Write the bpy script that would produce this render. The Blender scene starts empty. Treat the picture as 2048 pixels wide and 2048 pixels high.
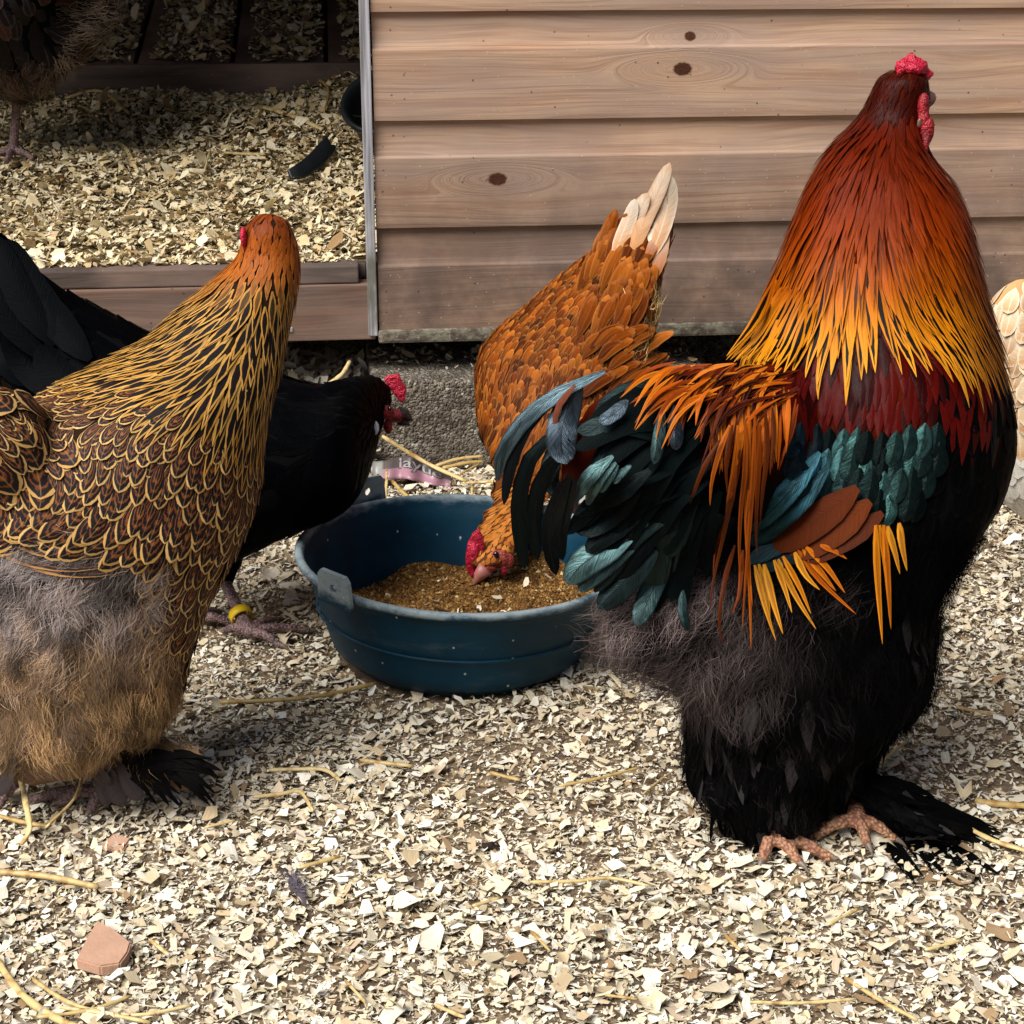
import bpy, bmesh, math, random
import numpy as np
from mathutils import Vector, Matrix, noise as mnoise
from mathutils.bvhtree import BVHTree

random.seed(7)
RNG = np.random.default_rng(11)
scene = bpy.context.scene
COL = scene.collection

# ------------------------------------------------------------------ camera
PITCH = math.radians(20.0)
CAM_Z = 0.73
FPX = 3500.0                      # focal length in pixels of the 2048 px photograph
cam_data = bpy.data.cameras.new('camera')
cam_data.sensor_width = 36.0
cam_data.lens = 36.0 * FPX / 2048.0
cam_data.clip_start = 0.05
cam_data.clip_end = 400.0
cam = bpy.data.objects.new('camera', cam_data)
COL.objects.link(cam)
cam.location = (0, 0, CAM_Z)
cam.rotation_euler = (math.radians(90) - PITCH, 0, 0)
scene.camera = cam

# ------------------------------------------------------------------ world, sun, exposure
SUN_AZ = math.radians(-130)       # where the sun stands, clockwise from +Y: behind and left of the camera
SUN_EL = math.radians(52)
world = bpy.data.worlds.new('World')
scene.world = world
world.use_nodes = True
wn = world.node_tree
sky = wn.nodes.new('ShaderNodeTexSky')
sky.sky_type = 'NISHITA'
sky.sun_disc = False
sky.sun_elevation = SUN_EL
sky.sun_rotation = SUN_AZ
sky.dust_density = 4.0
bg = wn.nodes['Background']
bg.inputs['Strength'].default_value = 0.042
wn.links.new(sky.outputs[0], bg.inputs['Color'])
sun_data = bpy.data.lights.new('sun', 'SUN')
sun_data.energy = 3.4
sun_data.angle = math.radians(48)
sun_data.color = (1.0, 0.98, 0.95)
sun = bpy.data.objects.new('sun', sun_data)
COL.objects.link(sun)
sd = Vector((math.sin(SUN_AZ) * math.cos(SUN_EL), math.cos(SUN_AZ) * math.cos(SUN_EL), math.sin(SUN_EL)))
sun.rotation_euler = (-sd).to_track_quat('-Z', 'Y').to_euler()
sun.location = sd * 5
vs = scene.view_settings
vs.view_transform = 'Standard'
vs.look = 'None'
vs.gamma = 1.0
vs.use_curve_mapping = False
vs.exposure = 0.72
scene.cycles.use_denoising = True
scene.cycles.max_bounces = 4
scene.cycles.diffuse_bounces = 2
scene.cycles.glossy_bounces = 2

# ------------------------------------------------------------------ geometry helpers
CAMP = Vector((0, 0, CAM_Z))
FWD = Vector((0, math.cos(PITCH), -math.sin(PITCH)))
UPV = Vector((0, math.sin(PITCH), math.cos(PITCH)))
RGT = Vector((1, 0, 0))


def ray(px, py):
    return (FWD + RGT * ((px - 1024) / FPX) + UPV * ((1024 - py) / FPX)).normalized()


def P(px, py, d):
    """point seen at (px, py) of the photograph standing d metres in front of the camera over the ground"""
    r = ray(px, py)
    return CAMP + r * (d / r.y)


def G(px, py, z=0.0):
    r = ray(px, py)
    return CAMP + r * ((z - CAM_Z) / r.z)


def mpp(p):
    """metres per photograph pixel at a point"""
    return (p - CAMP).dot(FWD) / FPX


def proj(p):
    v = p - CAMP
    z = v.dot(FWD)
    return 1024 + FPX * v.x / z, 1024 - FPX * v.dot(UPV) / z


def lin(c):
    return tuple((x / 255.0 / 12.92) if x / 255.0 <= 0.04045 else ((x / 255.0 + 0.055) / 1.055) ** 2.4 for x in c)


def mixc(a, b, t):
    return tuple(x + (y - x) * t for x, y in zip(a, b))


def ramp(stops, x):
    if x <= stops[0][0]:
        return stops[0][1]
    for (x0, c0), (x1, c1) in zip(stops, stops[1:]):
        if x <= x1:
            return mixc(c0, c1, (x - x0) / (x1 - x0))
    return stops[-1][1]


def catmull(pts, n):
    """pts: list of equal-length tuples; n samples per span"""
    a = np.array(pts, float)
    if len(a) < 3:
        t = np.linspace(0, 1, n * (len(a) - 1) + 1)
        return np.array([a[0] + (a[-1] - a[0]) * k for k in t])
    q = np.vstack([2 * a[0] - a[1], a, 2 * a[-1] - a[-2]])
    out = []
    for i in range(1, len(q) - 2):
        p0, p1, p2, p3 = q[i - 1:i + 3]
        for k in range(n):
            t = k / n
            out.append(.5 * ((2 * p1) + (-p0 + p2) * t + (2 * p0 - 5 * p1 + 4 * p2 - p3) * t * t + (-p0 + 3 * p1 - 3 * p2 + p3) * t ** 3))
    out.append(a[-1])
    return np.array(out)


def resample(pts, n):
    a = np.array(pts, float)
    s = np.concatenate([[0], np.cumsum(np.linalg.norm(np.diff(a, axis=0), axis=1))])
    t = np.linspace(0, s[-1], n)
    return np.stack([np.interp(t, s, a[:, k]) for k in range(a.shape[1])], 1)


def mesh_obj(name, verts, faces, mat, parent=None, origin=None, smooth=True, link=True):
    me = bpy.data.meshes.new(name)
    v = np.asarray(verts, float).reshape(-1, 3)
    if origin is not None:
        v = v - np.array(origin)
    me.from_pydata(v.tolist(), [], [tuple(int(i) for i in f) for f in faces])
    if mat:
        me.materials.append(mat)
    if smooth and len(me.polygons):
        me.polygons.foreach_set('use_smooth', np.ones(len(me.polygons), bool))
    o = bpy.data.objects.new(name, me)
    if link:
        COL.objects.link(o)
    if parent:
        o.parent = parent
    return o


def empty(name, loc, rotz=0):
    e = bpy.data.objects.new(name, None)
    e.empty_display_size = 0.05
    COL.objects.link(e)
    e.location = loc
    e.rotation_euler = (0, 0, rotz)
    return e


def tag(o, label=None, cat=None, group=None, kind=None):
    if label:
        o['label'] = label
    if cat:
        o['category'] = cat
    if group:
        o['group'] = group
    if kind:
        o['kind'] = kind
    return o


def box(x0, x1, y0, y1, z0, z1):
    v = [(x, y, z) for z in (z0, z1) for y in (y0, y1) for x in (x0, x1)]
    f = [(0, 2, 3, 1), (4, 5, 7, 6), (0, 1, 5, 4), (2, 6, 7, 3), (0, 4, 6, 2), (1, 3, 7, 5)]
    return v, f


def bevel_box(name, b, mat, parent=None, bev=0.002, jit=0.0, smooth=False):
    v, f = box(*b)
    if jit:
        v = [(x + random.uniform(-jit, jit), y + random.uniform(-jit, jit), z + random.uniform(-jit, jit)) for x, y, z in v]
    bm = bmesh.new()
    vv = [bm.verts.new(p) for p in v]
    for q in f:
        bm.faces.new([vv[i] for i in q])
    if bev:
        bmesh.ops.bevel(bm, geom=list(bm.edges), offset=bev, segments=2, affect='EDGES', profile=.6)
    me = bpy.data.meshes.new(name)
    bm.to_mesh(me)
    bm.free()
    me.materials.append(mat)
    o = bpy.data.objects.new(name, me)
    COL.objects.link(o)
    if parent:
        o.parent = parent
    return o


def tube(pts, radii, n=8, flat=1.0):
    """closed tube through world points -> verts, faces"""
    pts = [Vector(p) for p in pts]
    V, F = [], []
    prev = None
    for i, p in enumerate(pts):
        t = (pts[min(i + 1, len(pts) - 1)] - pts[max(i - 1, 0)]).normalized()
        a = prev if prev is not None else t.orthogonal().normalized()
        a = (a - t * a.dot(t)).normalized()
        prev = a
        b = t.cross(a)
        for k in range(n):
            an = 2 * math.pi * k / n
            V.append(p + a * math.cos(an) * radii[i] + b * math.sin(an) * radii[i] * flat)
    for i in range(len(pts) - 1):
        for k in range(n):
            F.append((i * n + k, i * n + (k + 1) % n, (i + 1) * n + (k + 1) % n, (i + 1) * n + k))
    F.append(tuple(range(n))[::-1])
    F.append(tuple(range((len(pts) - 1) * n, len(pts) * n)))
    return [tuple(v) for v in V], F


def joinvf(parts):
    V, F = [], []
    for v, f in parts:
        o = len(V)
        V += [tuple(p) for p in v]
        F += [tuple(i + o for i in q) for q in f]
    return V, F


def loft(pts, n=20, per=5, mode=None):
    """closed body of elliptical sections; pts = (px, py, d, radius in px, depth ratio)"""
    a = catmull(pts, per)
    V, F = [], []
    C = [P(r[0], r[1], r[2]) for r in a]
    for i, r in enumerate(a):
        t = C[min(i + 1, len(C) - 1)] - C[max(i - 1, 0)]
        tx, ty = t.dot(RGT), t.dot(UPV)
        L = math.hypot(tx, ty) or 1
        side = RGT * (-ty / L) + UPV * (tx / L)
        dep = side.cross(t).normalized()
        if mode == 'h':
            side, dep = RGT, Vector((0, 1, 0))
        elif mode == 'v':
            side, dep = UPV, FWD
        m = mpp(C[i]) * max(r[3], 1)
        for k in range(n):
            an = 2 * math.pi * k / n
            V.append(tuple(C[i] + side * math.cos(an) * m + dep * math.sin(an) * m * r[4]))
    for i in range(len(C) - 1):
        for k in range(n):
            F.append((i * n + k, i * n + (k + 1) % n, (i + 1) * n + (k + 1) % n, (i + 1) * n + k))
    F.append(tuple(range(n))[::-1])
    F.append(tuple(range((len(C) - 1) * n, len(C) * n)))
    return V, F


def ball(px, py, d, rpx, sc=(1, 1, 1)):
    c = P(px, py, d)
    r = rpx * mpp(c)
    V, F = [], []
    nu, nv = 14, 9
    for j in range(nv + 1):
        th = math.pi * j / nv
        for k in range(nu):
            an = 2 * math.pi * k / nu
            V.append((c.x + r * sc[0] * math.sin(th) * math.cos(an), c.y + r * sc[1] * math.sin(th) * math.sin(an), c.z + r * sc[2] * math.cos(th)))
    for j in range(nv):
        for k in range(nu):
            F.append((j * nu + k, j * nu + (k + 1) % nu, (j + 1) * nu + (k + 1) % nu, (j + 1) * nu + k))
    return V, F


def slab(pxpts, d, th):
    n = len(pxpts)
    A = [P(x, y, d) - Vector((0, th / 2, 0)) for x, y in pxpts]
    B = [p + Vector((0, th, 0)) for p in A]
    F = [tuple(range(n)), tuple(range(n, 2 * n))[::-1]]
    F += [(i, i + n, (i + 1) % n + n, (i + 1) % n) for i in range(n)]
    return [tuple(p) for p in A + B], F


def remeshed(parts, voxel, smooth=6):
    V, F = joinvf(parts)
    me = bpy.data.meshes.new('tmp')
    me.from_pydata(V, [], F)
    bm = bmesh.new()
    bm.from_mesh(me)
    bmesh.ops.remove_doubles(bm, verts=bm.verts, dist=1e-6)
    bmesh.ops.recalc_face_normals(bm, faces=bm.faces)
    bm.to_mesh(me)
    bm.free()
    o = bpy.data.objects.new('tmp', me)
    COL.objects.link(o)
    r = o.modifiers.new('r', 'REMESH')
    r.mode = 'VOXEL'
    r.voxel_size = voxel
    if smooth:
        s = o.modifiers.new('s', 'SMOOTH')
        s.iterations = smooth
        s.factor = .5
    dg = bpy.context.evaluated_depsgraph_get()
    ev = o.evaluated_get(dg)
    m2 = ev.to_mesh()
    nv = len(m2.vertices)
    va = np.empty(nv * 3, np.float32)
    m2.vertices.foreach_get('co', va)
    fs = [tuple(p.vertices) for p in m2.polygons]
    ev.to_mesh_clear()
    bpy.data.objects.remove(o)
    bpy.data.meshes.remove(me)
    return va.reshape(-1, 3).astype(float), fs


# ------------------------------------------------------------------ material helpers
class NT:
    def __init__(self, name):
        self.m = bpy.data.materials.new(name)
        self.m.use_nodes = True
        self.t = self.m.node_tree
        self.b = self.t.nodes['Principled BSDF']

    def n(self, typ, **kw):
        nd = self.t.nodes.new(typ)
        for k, v in kw.items():
            setattr(nd, k, v)
        return nd

    def set(self, sock, val):
        if isinstance(val, bpy.types.NodeSocket):
            self.t.links.new(val, sock)
        elif isinstance(val, (tuple, list)) and len(val) == 3 and sock.type == 'RGBA':
            sock.default_value = (*val, 1)
        else:
            sock.default_value = val

    def math(self, op, a, b=0.0, c=0.0, clamp=False):
        nd = self.n('ShaderNodeMath', operation=op, use_clamp=clamp)
        self.set(nd.inputs[0], a)
        self.set(nd.inputs[1], b)
        self.set(nd.inputs[2], c)
        return nd.outputs[0]

    def ss(self, x, a, b):
        nd = self.n('ShaderNodeMapRange', interpolation_type='SMOOTHSTEP')
        self.set(nd.inputs[0], x)
        nd.inputs[1].default_value = a
        nd.inputs[2].default_value = b
        return nd.outputs[0]

    def mix(self, f, a, b, blend='MIX'):
        nd = self.n('ShaderNodeMix', data_type='RGBA', blend_type=blend)
        self.set(nd.inputs['Factor'], f)
        self.set(nd.inputs[6], a)
        self.set(nd.inputs[7], b)
        return nd.outputs[2]

    def ramp(self, f, stops, interp='LINEAR'):
        nd = self.n('ShaderNodeValToRGB')
        cr = nd.color_ramp
        cr.interpolation = interp
        while len(cr.elements) < len(stops):
            cr.elements.new(0.5)
        for e, (p, c) in zip(cr.elements, stops):
            e.position = p
            e.color = (*c, 1) if len(c) == 3 else c
        self.set(nd.inputs[0], f)
        return nd.outputs[0]

    def noise(self, vec, scale, detail=4, rough=.55, dist=0.0, dim='3D'):
        nd = self.n('ShaderNodeTexNoise', noise_dimensions=dim)
        if vec is not None:
            self.set(nd.inputs['Vector'], vec)
        nd.inputs['Scale'].default_value = scale
        nd.inputs['Detail'].default_value = detail
        nd.inputs['Roughness'].default_value = rough
        nd.inputs['Distortion'].default_value = dist
        return nd.outputs[0]

    def voro(self, vec, scale, feature='F1', rand=1.0):
        nd = self.n('ShaderNodeTexVoronoi', feature=feature)
        if vec is not None:
            self.set(nd.inputs['Vector'], vec)
        nd.inputs['Scale'].default_value = scale
        nd.inputs['Randomness'].default_value = rand
        return nd

    def coord(self, which='Object'):
        return self.n('ShaderNodeTexCoord').outputs[which]

    def scale(self, v, s):
        nd = self.n('ShaderNodeVectorMath', operation='MULTIPLY')
        self.set(nd.inputs[0], v)
        nd.inputs[1].default_value = s
        return nd.outputs[0]

    def sep(self, v):
        nd = self.n('ShaderNodeSeparateXYZ')
        self.set(nd.inputs[0], v)
        return nd.outputs

    def comb(self, x, y, z):
        nd = self.n('ShaderNodeCombineXYZ')
        for s, v in zip(nd.inputs, (x, y, z)):
            self.set(s, v)
        return nd.outputs[0]

    def attr(self, name):
        return self.n('ShaderNodeAttribute', attribute_name=name)

    def bump(self, h, strength=.3, dist=.002):
        nd = self.n('ShaderNodeBump')
        nd.inputs['Strength'].default_value = strength
        nd.inputs['Distance'].default_value = dist
        self.set(nd.inputs['Height'], h)
        self.t.links.new(nd.outputs[0], self.b.inputs['Normal'])

    def out(self, color=None, rough=None, spec=None, metal=None, sheen=None, coat=None):
        for k, v in (('Base Color', color), ('Roughness', rough), ('Specular IOR Level', spec), ('Metallic', metal), ('Sheen Weight', sheen), ('Coat Weight', coat)):
            if v is not None:
                self.set(self.b.inputs[k], v)
        return self.m


def simple(name, col, rough=.6, spec=.3, nscale=60, namp=.35, bump=0.0, bscale=200, bdist=.001):
    k = NT(name)
    v = k.coord()
    f = k.noise(v, nscale, 5)
    c = k.mix(f, tuple(x * (1 - namp) for x in col), tuple(min(1, x * (1 + namp)) for x in col))
    if bump:
        k.bump(k.noise(v, bscale, 3), bump, bdist)
    return k.out(c, rough, spec)


# ---- wood of the shed cladding, with knots at fixed places of the wall
SHED_ROT = math.radians(5.5)
SHED_O = Vector((-0.1735, 2.2, 0.0))
SH_U = Vector((math.cos(SHED_ROT), math.sin(SHED_ROT), 0))
SH_N = Vector((-math.sin(SHED_ROT), math.cos(SHED_ROT), 0))


def wall_local(px, py, off=0.0):
    """photograph pixel -> shed-local (x, z) on the wall plane"""
    r = ray(px, py)
    o = SHED_O + SH_N * off
    t = (o - CAMP).dot(SH_N) / r.dot(SH_N)
    p = CAMP + r * t - SHED_O
    return p.dot(SH_U), p.z


def wood_mat(name, light, dark, knots=(), grey=0.0, dirt_shade=0.0, grain=95.0, spec=.25):
    k = NT(name)
    co = k.coord()
    x, y, z = k.sep(co)
    rnd = k.n('ShaderNodeObjectInfo').outputs['Random']
    sx = k.math('MULTIPLY', rnd, 37.0)
    low = k.noise(k.comb(k.math('MULTIPLY', x, 2.2), sx, k.math('MULTIPLY', z, 9.0)), 1.0, 2)
    zz = k.math('ADD', k.math('MULTIPLY', z, grain), k.math('MULTIPLY', low, 5.0))
    core = None
    for (kx, kz, rx, rz) in knots:
        qx = k.math('DIVIDE', k.math('SUBTRACT', x, kx), rx)
        qz = k.math('DIVIDE', k.math('SUBTRACT', z, kz), rz)
        q2 = k.math('ADD', k.math('MULTIPLY', qx, qx), k.math('MULTIPLY', qz, qz))
        q2w = k.math('ADD', k.math('MULTIPLY', k.math('MULTIPLY', qx, qx), .12), k.math('MULTIPLY', qz, qz))
        q = k.math('SQRT', q2)
        e = k.math('EXPONENT', k.math('MULTIPLY', q2w, -0.55))
        inv = k.math('SUBTRACT', 1.0, e)
        zz = k.math('ADD', k.math('MULTIPLY', zz, inv), k.math('MULTIPLY', k.math('MULTIPLY', k.math('SQRT', q2w), 2.0), e))
        c = k.ss(k.math('ADD', q, k.math('MULTIPLY', k.noise(co, 400, 2), .35)), 1.3, 0.95)
        core = c if core is None else k.math('MAXIMUM', core, c)
    g = k.noise(k.comb(k.math('MULTIPLY', x, 3.0), sx, zz), 1.0, 3, .6)
    fine = k.noise(k.comb(k.math('MULTIPLY', x, 14.0), sx, k.math('MULTIPLY', z, 520.0)), 1.0, 2)
    f = k.ss(g, .38, .68)
    c = k.mix(f, light, dark)
    ln_ = k.noise(k.comb(k.math('MULTIPLY', x, 5.0), sx, k.math('MULTIPLY', zz, 3.1)), 1.0, 2, .5)
    c = k.mix(k.math('MULTIPLY', k.ss(ln_, .55, .66), .45), c, tuple(v * .55 for v in dark))
    c = k.mix(k.math('MULTIPLY', fine, .35), c, mixc(light, (1, 1, 1), .12))
    big = k.noise(k.comb(k.math('MULTIPLY', x, 5.0), sx, k.math('MULTIPLY', z, 14.0)), 1.0, 4)
    c = k.mix(k.math('MULTIPLY', k.ss(big, .42, .72), .55), c, mixc(light, lin((176, 146, 130)), .8))
    if grey:
        gm = k.noise(k.scale(co, (4, 4, 22)), 1.0, 5)
        c = k.mix(k.math('MULTIPLY', k.ss(gm, .35, .65), grey), c, lin((160, 142, 132)))
    if dirt_shade:
        dm = k.noise(k.scale(co, (9, 9, 9)), 1.0, 6, .65)
        hgt = k.ss(z, 0.50, 0.20)  # damp staining and painted shade together, darker towards the ground
        dd = k.math('MULTIPLY', k.math('MULTIPLY', k.math('ADD', k.math('MULTIPLY', hgt, .9), .12), k.math('ADD', k.math('MULTIPLY', k.ss(dm, .25, .65), .55), .45)), dirt_shade, clamp=True)
        c = k.mix(dd, c, lin((96, 80, 72)))
    # dark specks of mud, pale specks of dust
    sp = k.voro(k.scale(co, (1.0, 1.0, 1.0)), 70.0)
    spm = k.math('MULTIPLY', k.ss(sp.outputs['Distance'], .13, .06), k.ss(k.sep(sp.outputs['Color'])[0], .72, .78))
    c = k.mix(k.math('MULTIPLY', spm, .75), c, lin((45, 38, 38)))
    sp2 = k.voro(k.scale(co, (1.0, 1.0, 1.4)), 95.0)
    spm2 = k.math('MULTIPLY', k.ss(sp2.outputs['Distance'], .12, .05), k.ss(k.sep(sp2.outputs['Color'])[1], .86, .9))
    c = k.mix(k.math('MULTIPLY', spm2, .7), c, lin((205, 190, 170)))
    if core is not None:
        c = k.mix(core, c, k.mix(k.noise(co, 300, 3), lin((40, 18, 12)), lin((95, 52, 30))))
    k.bump(k.math('ADD', k.math('MULTIPLY', f, -.8), k.math('MULTIPLY', fine, .4)), .35, .0009)
    return k.out(c, .72, spec)


kn = []
for px, py, rx, rz in ((995, 358, .0125, .0085), (1365, 138, .0125, .0085), (1382, 73, .0075, .006)):
    lx, lz = wall_local(px, py)
    kn.append((lx, lz, rx, rz))
M_WALL = wood_mat('cladding_wood', lin((206, 170, 138)), lin((166, 122, 92)), kn, grey=.5, dirt_shade=.95)
M_BEAM = wood_mat('sill_wood', lin((128, 92, 68)), lin((66, 42, 30)), (), grey=.35, dirt_shade=.45, grain=70)
M_FLOOR = wood_mat('dark_floor_wood', lin((74, 58, 48)), lin((38, 28, 24)), (), grey=.2, grain=60)
M_INNER = wood_mat('inner_wood', lin((120, 88, 64)), lin((74, 50, 36)), (), grey=.2, grain=80)


def m_trim():
    k = NT('weathered_trim')
    co = k.coord()
    g = k.noise(k.scale(co, (160, 160, 5)), 1.0, 4)
    c = k.mix(k.ss(g, .35, .7), lin((205, 205, 212)), lin((110, 106, 108)))
    d = k.noise(k.scale(co, (30, 30, 9)), 1.0, 4)
    hz = k.ss(k.sep(co)[2], .40, .26)
    c = k.mix(k.math('MULTIPLY', k.ss(d, .3, .62), k.math('ADD', k.math('MULTIPLY', hz, .8), .1)), c, lin((92, 88, 70)))
    k.bump(g, .4, .001)
    return k.out(c, .8, .2)


def m_lichen():
    k = NT('lichen_drip_edge')
    co = k.coord()
    n1 = k.noise(k.scale(co, (60, 60, 90)), 1.0, 6, .7)
    n2 = k.noise(k.scale(co, (220, 220, 220)), 1.0, 4, .7)
    c = k.mix(k.ss(n1, .4, .66), lin((84, 74, 66)), lin((132, 128, 110)))
    c = k.mix(k.math('MULTIPLY', k.ss(n2, .58, .7), k.ss(n1, .35, .6)), c, lin((190, 186, 165)))
    k.bump(n2, .6, .002)
    return k.out(c, .9, .15)


def m_concrete():
    k = NT('concrete_block')
    co = k.coord()
    v = k.voro(co, 260)
    v2 = k.voro(co, 420)
    n1 = k.noise(co, 40, 6, .65)
    c = k.ramp(k.sep(v.outputs['Color'])[0], [(0, lin((92, 84, 75))), (.5, lin((120, 111, 99))), (.9, lin((148, 140, 126))), (1, lin((180, 174, 160)))])
    c = k.mix(k.ss(n1, .4, .72), c, lin((80, 70, 60)))
    k.bump(k.math('ADD', k.math('ADD', k.math('MULTIPLY', v.outputs['Distance'], -1.0), k.math('MULTIPLY', v2.outputs['Distance'], -.6)), n1), 1.0, .004)
    return k.out(c, .95, .15)


def m_soil():
    k = NT('dusty_soil')
    co = k.coord()
    n1 = k.noise(co, 35, 6, .65)
    n2 = k.noise(co, 420, 4, .7)
    c = k.mix(k.ss(n1, .35, .68), lin((96, 80, 64)), lin((150, 130, 106)))
    c = k.mix(k.ss(n2, .55, .72), c, lin((172, 150, 118)))
    k.bump(n2, .8, .003)
    return k.out(c, .95, .1)


def m_flake():
    k = NT('wood_shaving')
    a = k.attr('fcol')
    uv = k.coord('UV')
    u, v, _ = k.sep(uv)
    g = k.noise(k.comb(k.math('MULTIPLY', u, 9.0), k.math('MULTIPLY', v, 1.2), k.math('MULTIPLY', a.outputs['Alpha'], 90.0)), 1.0, 3)
    c = k.mix(k.ss(g, .3, .75), k.mix(1.0, a.outputs['Color'], (.80, .76, .68), 'MULTIPLY'), a.outputs['Color'])
    return k.out(c, .75, .25)


def m_straw():
    k = NT('straw_stalk')
    co = k.coord()
    oi = k.n('ShaderNodeObjectInfo')
    uv = k.coord('UV')
    n1 = k.noise(co, 90, 4)
    c = k.mix(oi.outputs['Random'], lin((214, 194, 140)), lin((178, 148, 86)))
    c = k.mix(k.ss(n1, .45, .72), c, lin((150, 112, 50)))
    return k.out(c, .45, .45)


M_TRIM, M_LICHEN, M_CONC, M_SOIL, M_FLAKE, M_STRAW = m_trim(), m_lichen(), m_concrete(), m_soil(), m_flake(), m_straw()


def m_rubber():
    k = NT('blue_rubber')
    co = k.coord()
    x, y, z = k.sep(co)
    n1 = k.noise(co, 22, 5)
    c = k.mix(k.ss(n1, .3, .7), lin((3, 42, 60)), lin((6, 54, 74)))
    rim = k.ss(k.math('ADD', z, k.math('MULTIPLY', k.math('SUBTRACT', k.noise(k.scale(co, (26, 26, 60)), 1.0, 5, .7), .5), .03)), .100, .112)
    sc = k.noise(k.scale(co, (70, 70, 160)), 1.0, 5, .75)
    c = k.mix(k.math('MULTIPLY', rim, k.ss(sc, .2, .5)), c, lin((140, 154, 158)))
    dm = k.noise(k.scale(co, (9, 9, 30)), 1.0, 6, .7)
    c = k.mix(k.math('MULTIPLY', k.ss(dm, .56, .8), .22), c, lin((120, 128, 124)))
    sp = k.voro(k.scale(co, (1, 1, .8)), 75)
    c = k.mix(k.math('MULTIPLY', k.ss(sp.outputs['Distance'], .12, .05), k.ss(k.sep(sp.outputs['Color'])[0], .62, .7)), c, lin((190, 196, 190)))
    k.bump(k.noise(co, 160, 4), .15, .001)
    return k.out(c, k.math('ADD', .42, k.math('MULTIPLY', n1, .25)), .18)


M_TUB = m_rubber()


# ---- feather materials (UV: x across, y along; fcol = own colour, fcol2 = pattern colour)
def feather_uv(k):
    u, v, _ = k.sep(k.coord('UV'))
    uc = k.math('ABSOLUTE', k.math('SUBTRACT', k.math('MULTIPLY', u, 2.0), 1.0))
    a, b = k.attr('fcol'), k.attr('fcol2')
    seed = k.math('MULTIPLY', a.outputs['Alpha'], 61.0)
    return u, v, uc, a.outputs['Color'], b.outputs['Color'], seed


def barbs(k, u, v, uc, seed, fa=7.0, fb=52.0):
    """streaks that run from the shaft outwards and up"""
    q = k.math('SUBTRACT', k.math('MULTIPLY', v, fb), k.math('MULTIPLY', uc, fa))
    return k.noise(k.comb(q, k.math('MULTIPLY', uc, .8), seed), 1.0, 3, .6)


def m_plain(name, rough=.5, spec=.35, shaft=.35, edge=.5):
    k = NT(name)
    u, v, uc, A, B, seed = feather_uv(k)
    b = barbs(k, u, v, uc, seed)
    c = k.mix(k.math('MULTIPLY', k.ss(b, .3, .75), .5), A, k.mix(1.0, A, (.45, .42, .40), 'MULTIPLY'))
    c = k.mix(k.math('MULTIPLY', k.ss(k.math('MAXIMUM', uc, k.ss(v, .55, 1.05)), .62, .98), edge), c, B)
    c = k.mix(k.math('MULTIPLY', k.ss(uc, .14, .04), shaft), c, B)
    k.bump(b, .35, .0012)
    return k.out(c, rough, spec)


def m_pencil():
    k = NT('pencilled_feather')
    u, v, uc, A, B, seed = feather_uv(k)
    n1 = k.noise(k.comb(k.math('MULTIPLY', u, 7.0), k.math('MULTIPLY', v, 9.0), seed), 1.0, 3, .65)
    g = k.math('MAXIMUM', k.math('DIVIDE', k.math('SUBTRACT', v, .30), .70), 0.0)
    r = k.math('POWER', k.math('ADD', k.math('POWER', uc, 2.4), k.math('POWER', g, 2.4)), 1 / 2.4)
    rr = k.math('ADD', r, k.math('MULTIPLY', k.math('SUBTRACT', n1, .5), .34))
    blk = lin((30, 24, 25))
    fac = k.ramp(rr, [(0.0, (.6, .6, .6)), (.12, (0, 0, 0)), (.27, (0, 0, 0)), (.33, (1, 1, 1)), (.40, (.9, .9, .9)), (.46, (0, 0, 0)), (.60, (0, 0, 0)), (.64, (.9, .9, .9)), (.69, (.6, .6, .6)), (.73, (0, 0, 0))])
    c = k.mix(fac, blk, B)
    lace = k.ss(k.math('ADD', r, k.math('MULTIPLY', k.math('SUBTRACT', n1, .5), .12)), .915, .985)
    c = k.mix(lace, c, A)
    c = k.mix(k.math('MULTIPLY', k.ss(uc, .07, .03), .25), c, A)
    b = barbs(k, u, v, uc, seed)
    k.bump(b, .3, .001)
    return k.out(c, .5, .1)


def m_hackle(name, s0=.62, s1=.9, rough=.42, spec=.45):
    """pointed feather with a dark centre stripe; fcol2 alpha = how strong the stripe is"""
    k = NT(name)
    u, v, uc, A, B, seed = feather_uv(k)
    st = k.attr('fcol2').outputs['Alpha']
    n1 = k.noise(k.comb(k.math('MULTIPLY', uc, 2.0), k.math('MULTIPLY', v, 6.0), seed), 1.0, 3)
    w = k.math('MULTIPLY', k.math('MULTIPLY', k.ss(v, .02, .3), k.ss(v, s1 + .06, s1 - .25)), s0)
    m = k.ss(k.math('SUBTRACT', k.math('ADD', uc, k.math('MULTIPLY', k.math('SUBTRACT', n1, .5), .25)), w), .06, -.06)
    b = barbs(k, u, v, uc, seed, 9.0, 26.0)
    stk = k.noise(k.comb(k.math('MULTIPLY', u, 11.0), k.math('MULTIPLY', v, 1.3), seed), 1.0, 3, .6)
    base = k.mix(k.math('MULTIPLY', k.ss(b, .35, .75), .35), A, k.mix(1.0, A, (.55, .45, .4), 'MULTIPLY'))
    base = k.mix(k.math('MULTIPLY', k.ss(stk, .42, .66), .6), base, k.mix(1.0, A, (.38, .26, .2), 'MULTIPLY'))
    c = k.mix(k.math('MULTIPLY', m, st), base, B)
    k.bump(b, .3, .001)
    return k.out(c, rough, spec)


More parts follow.
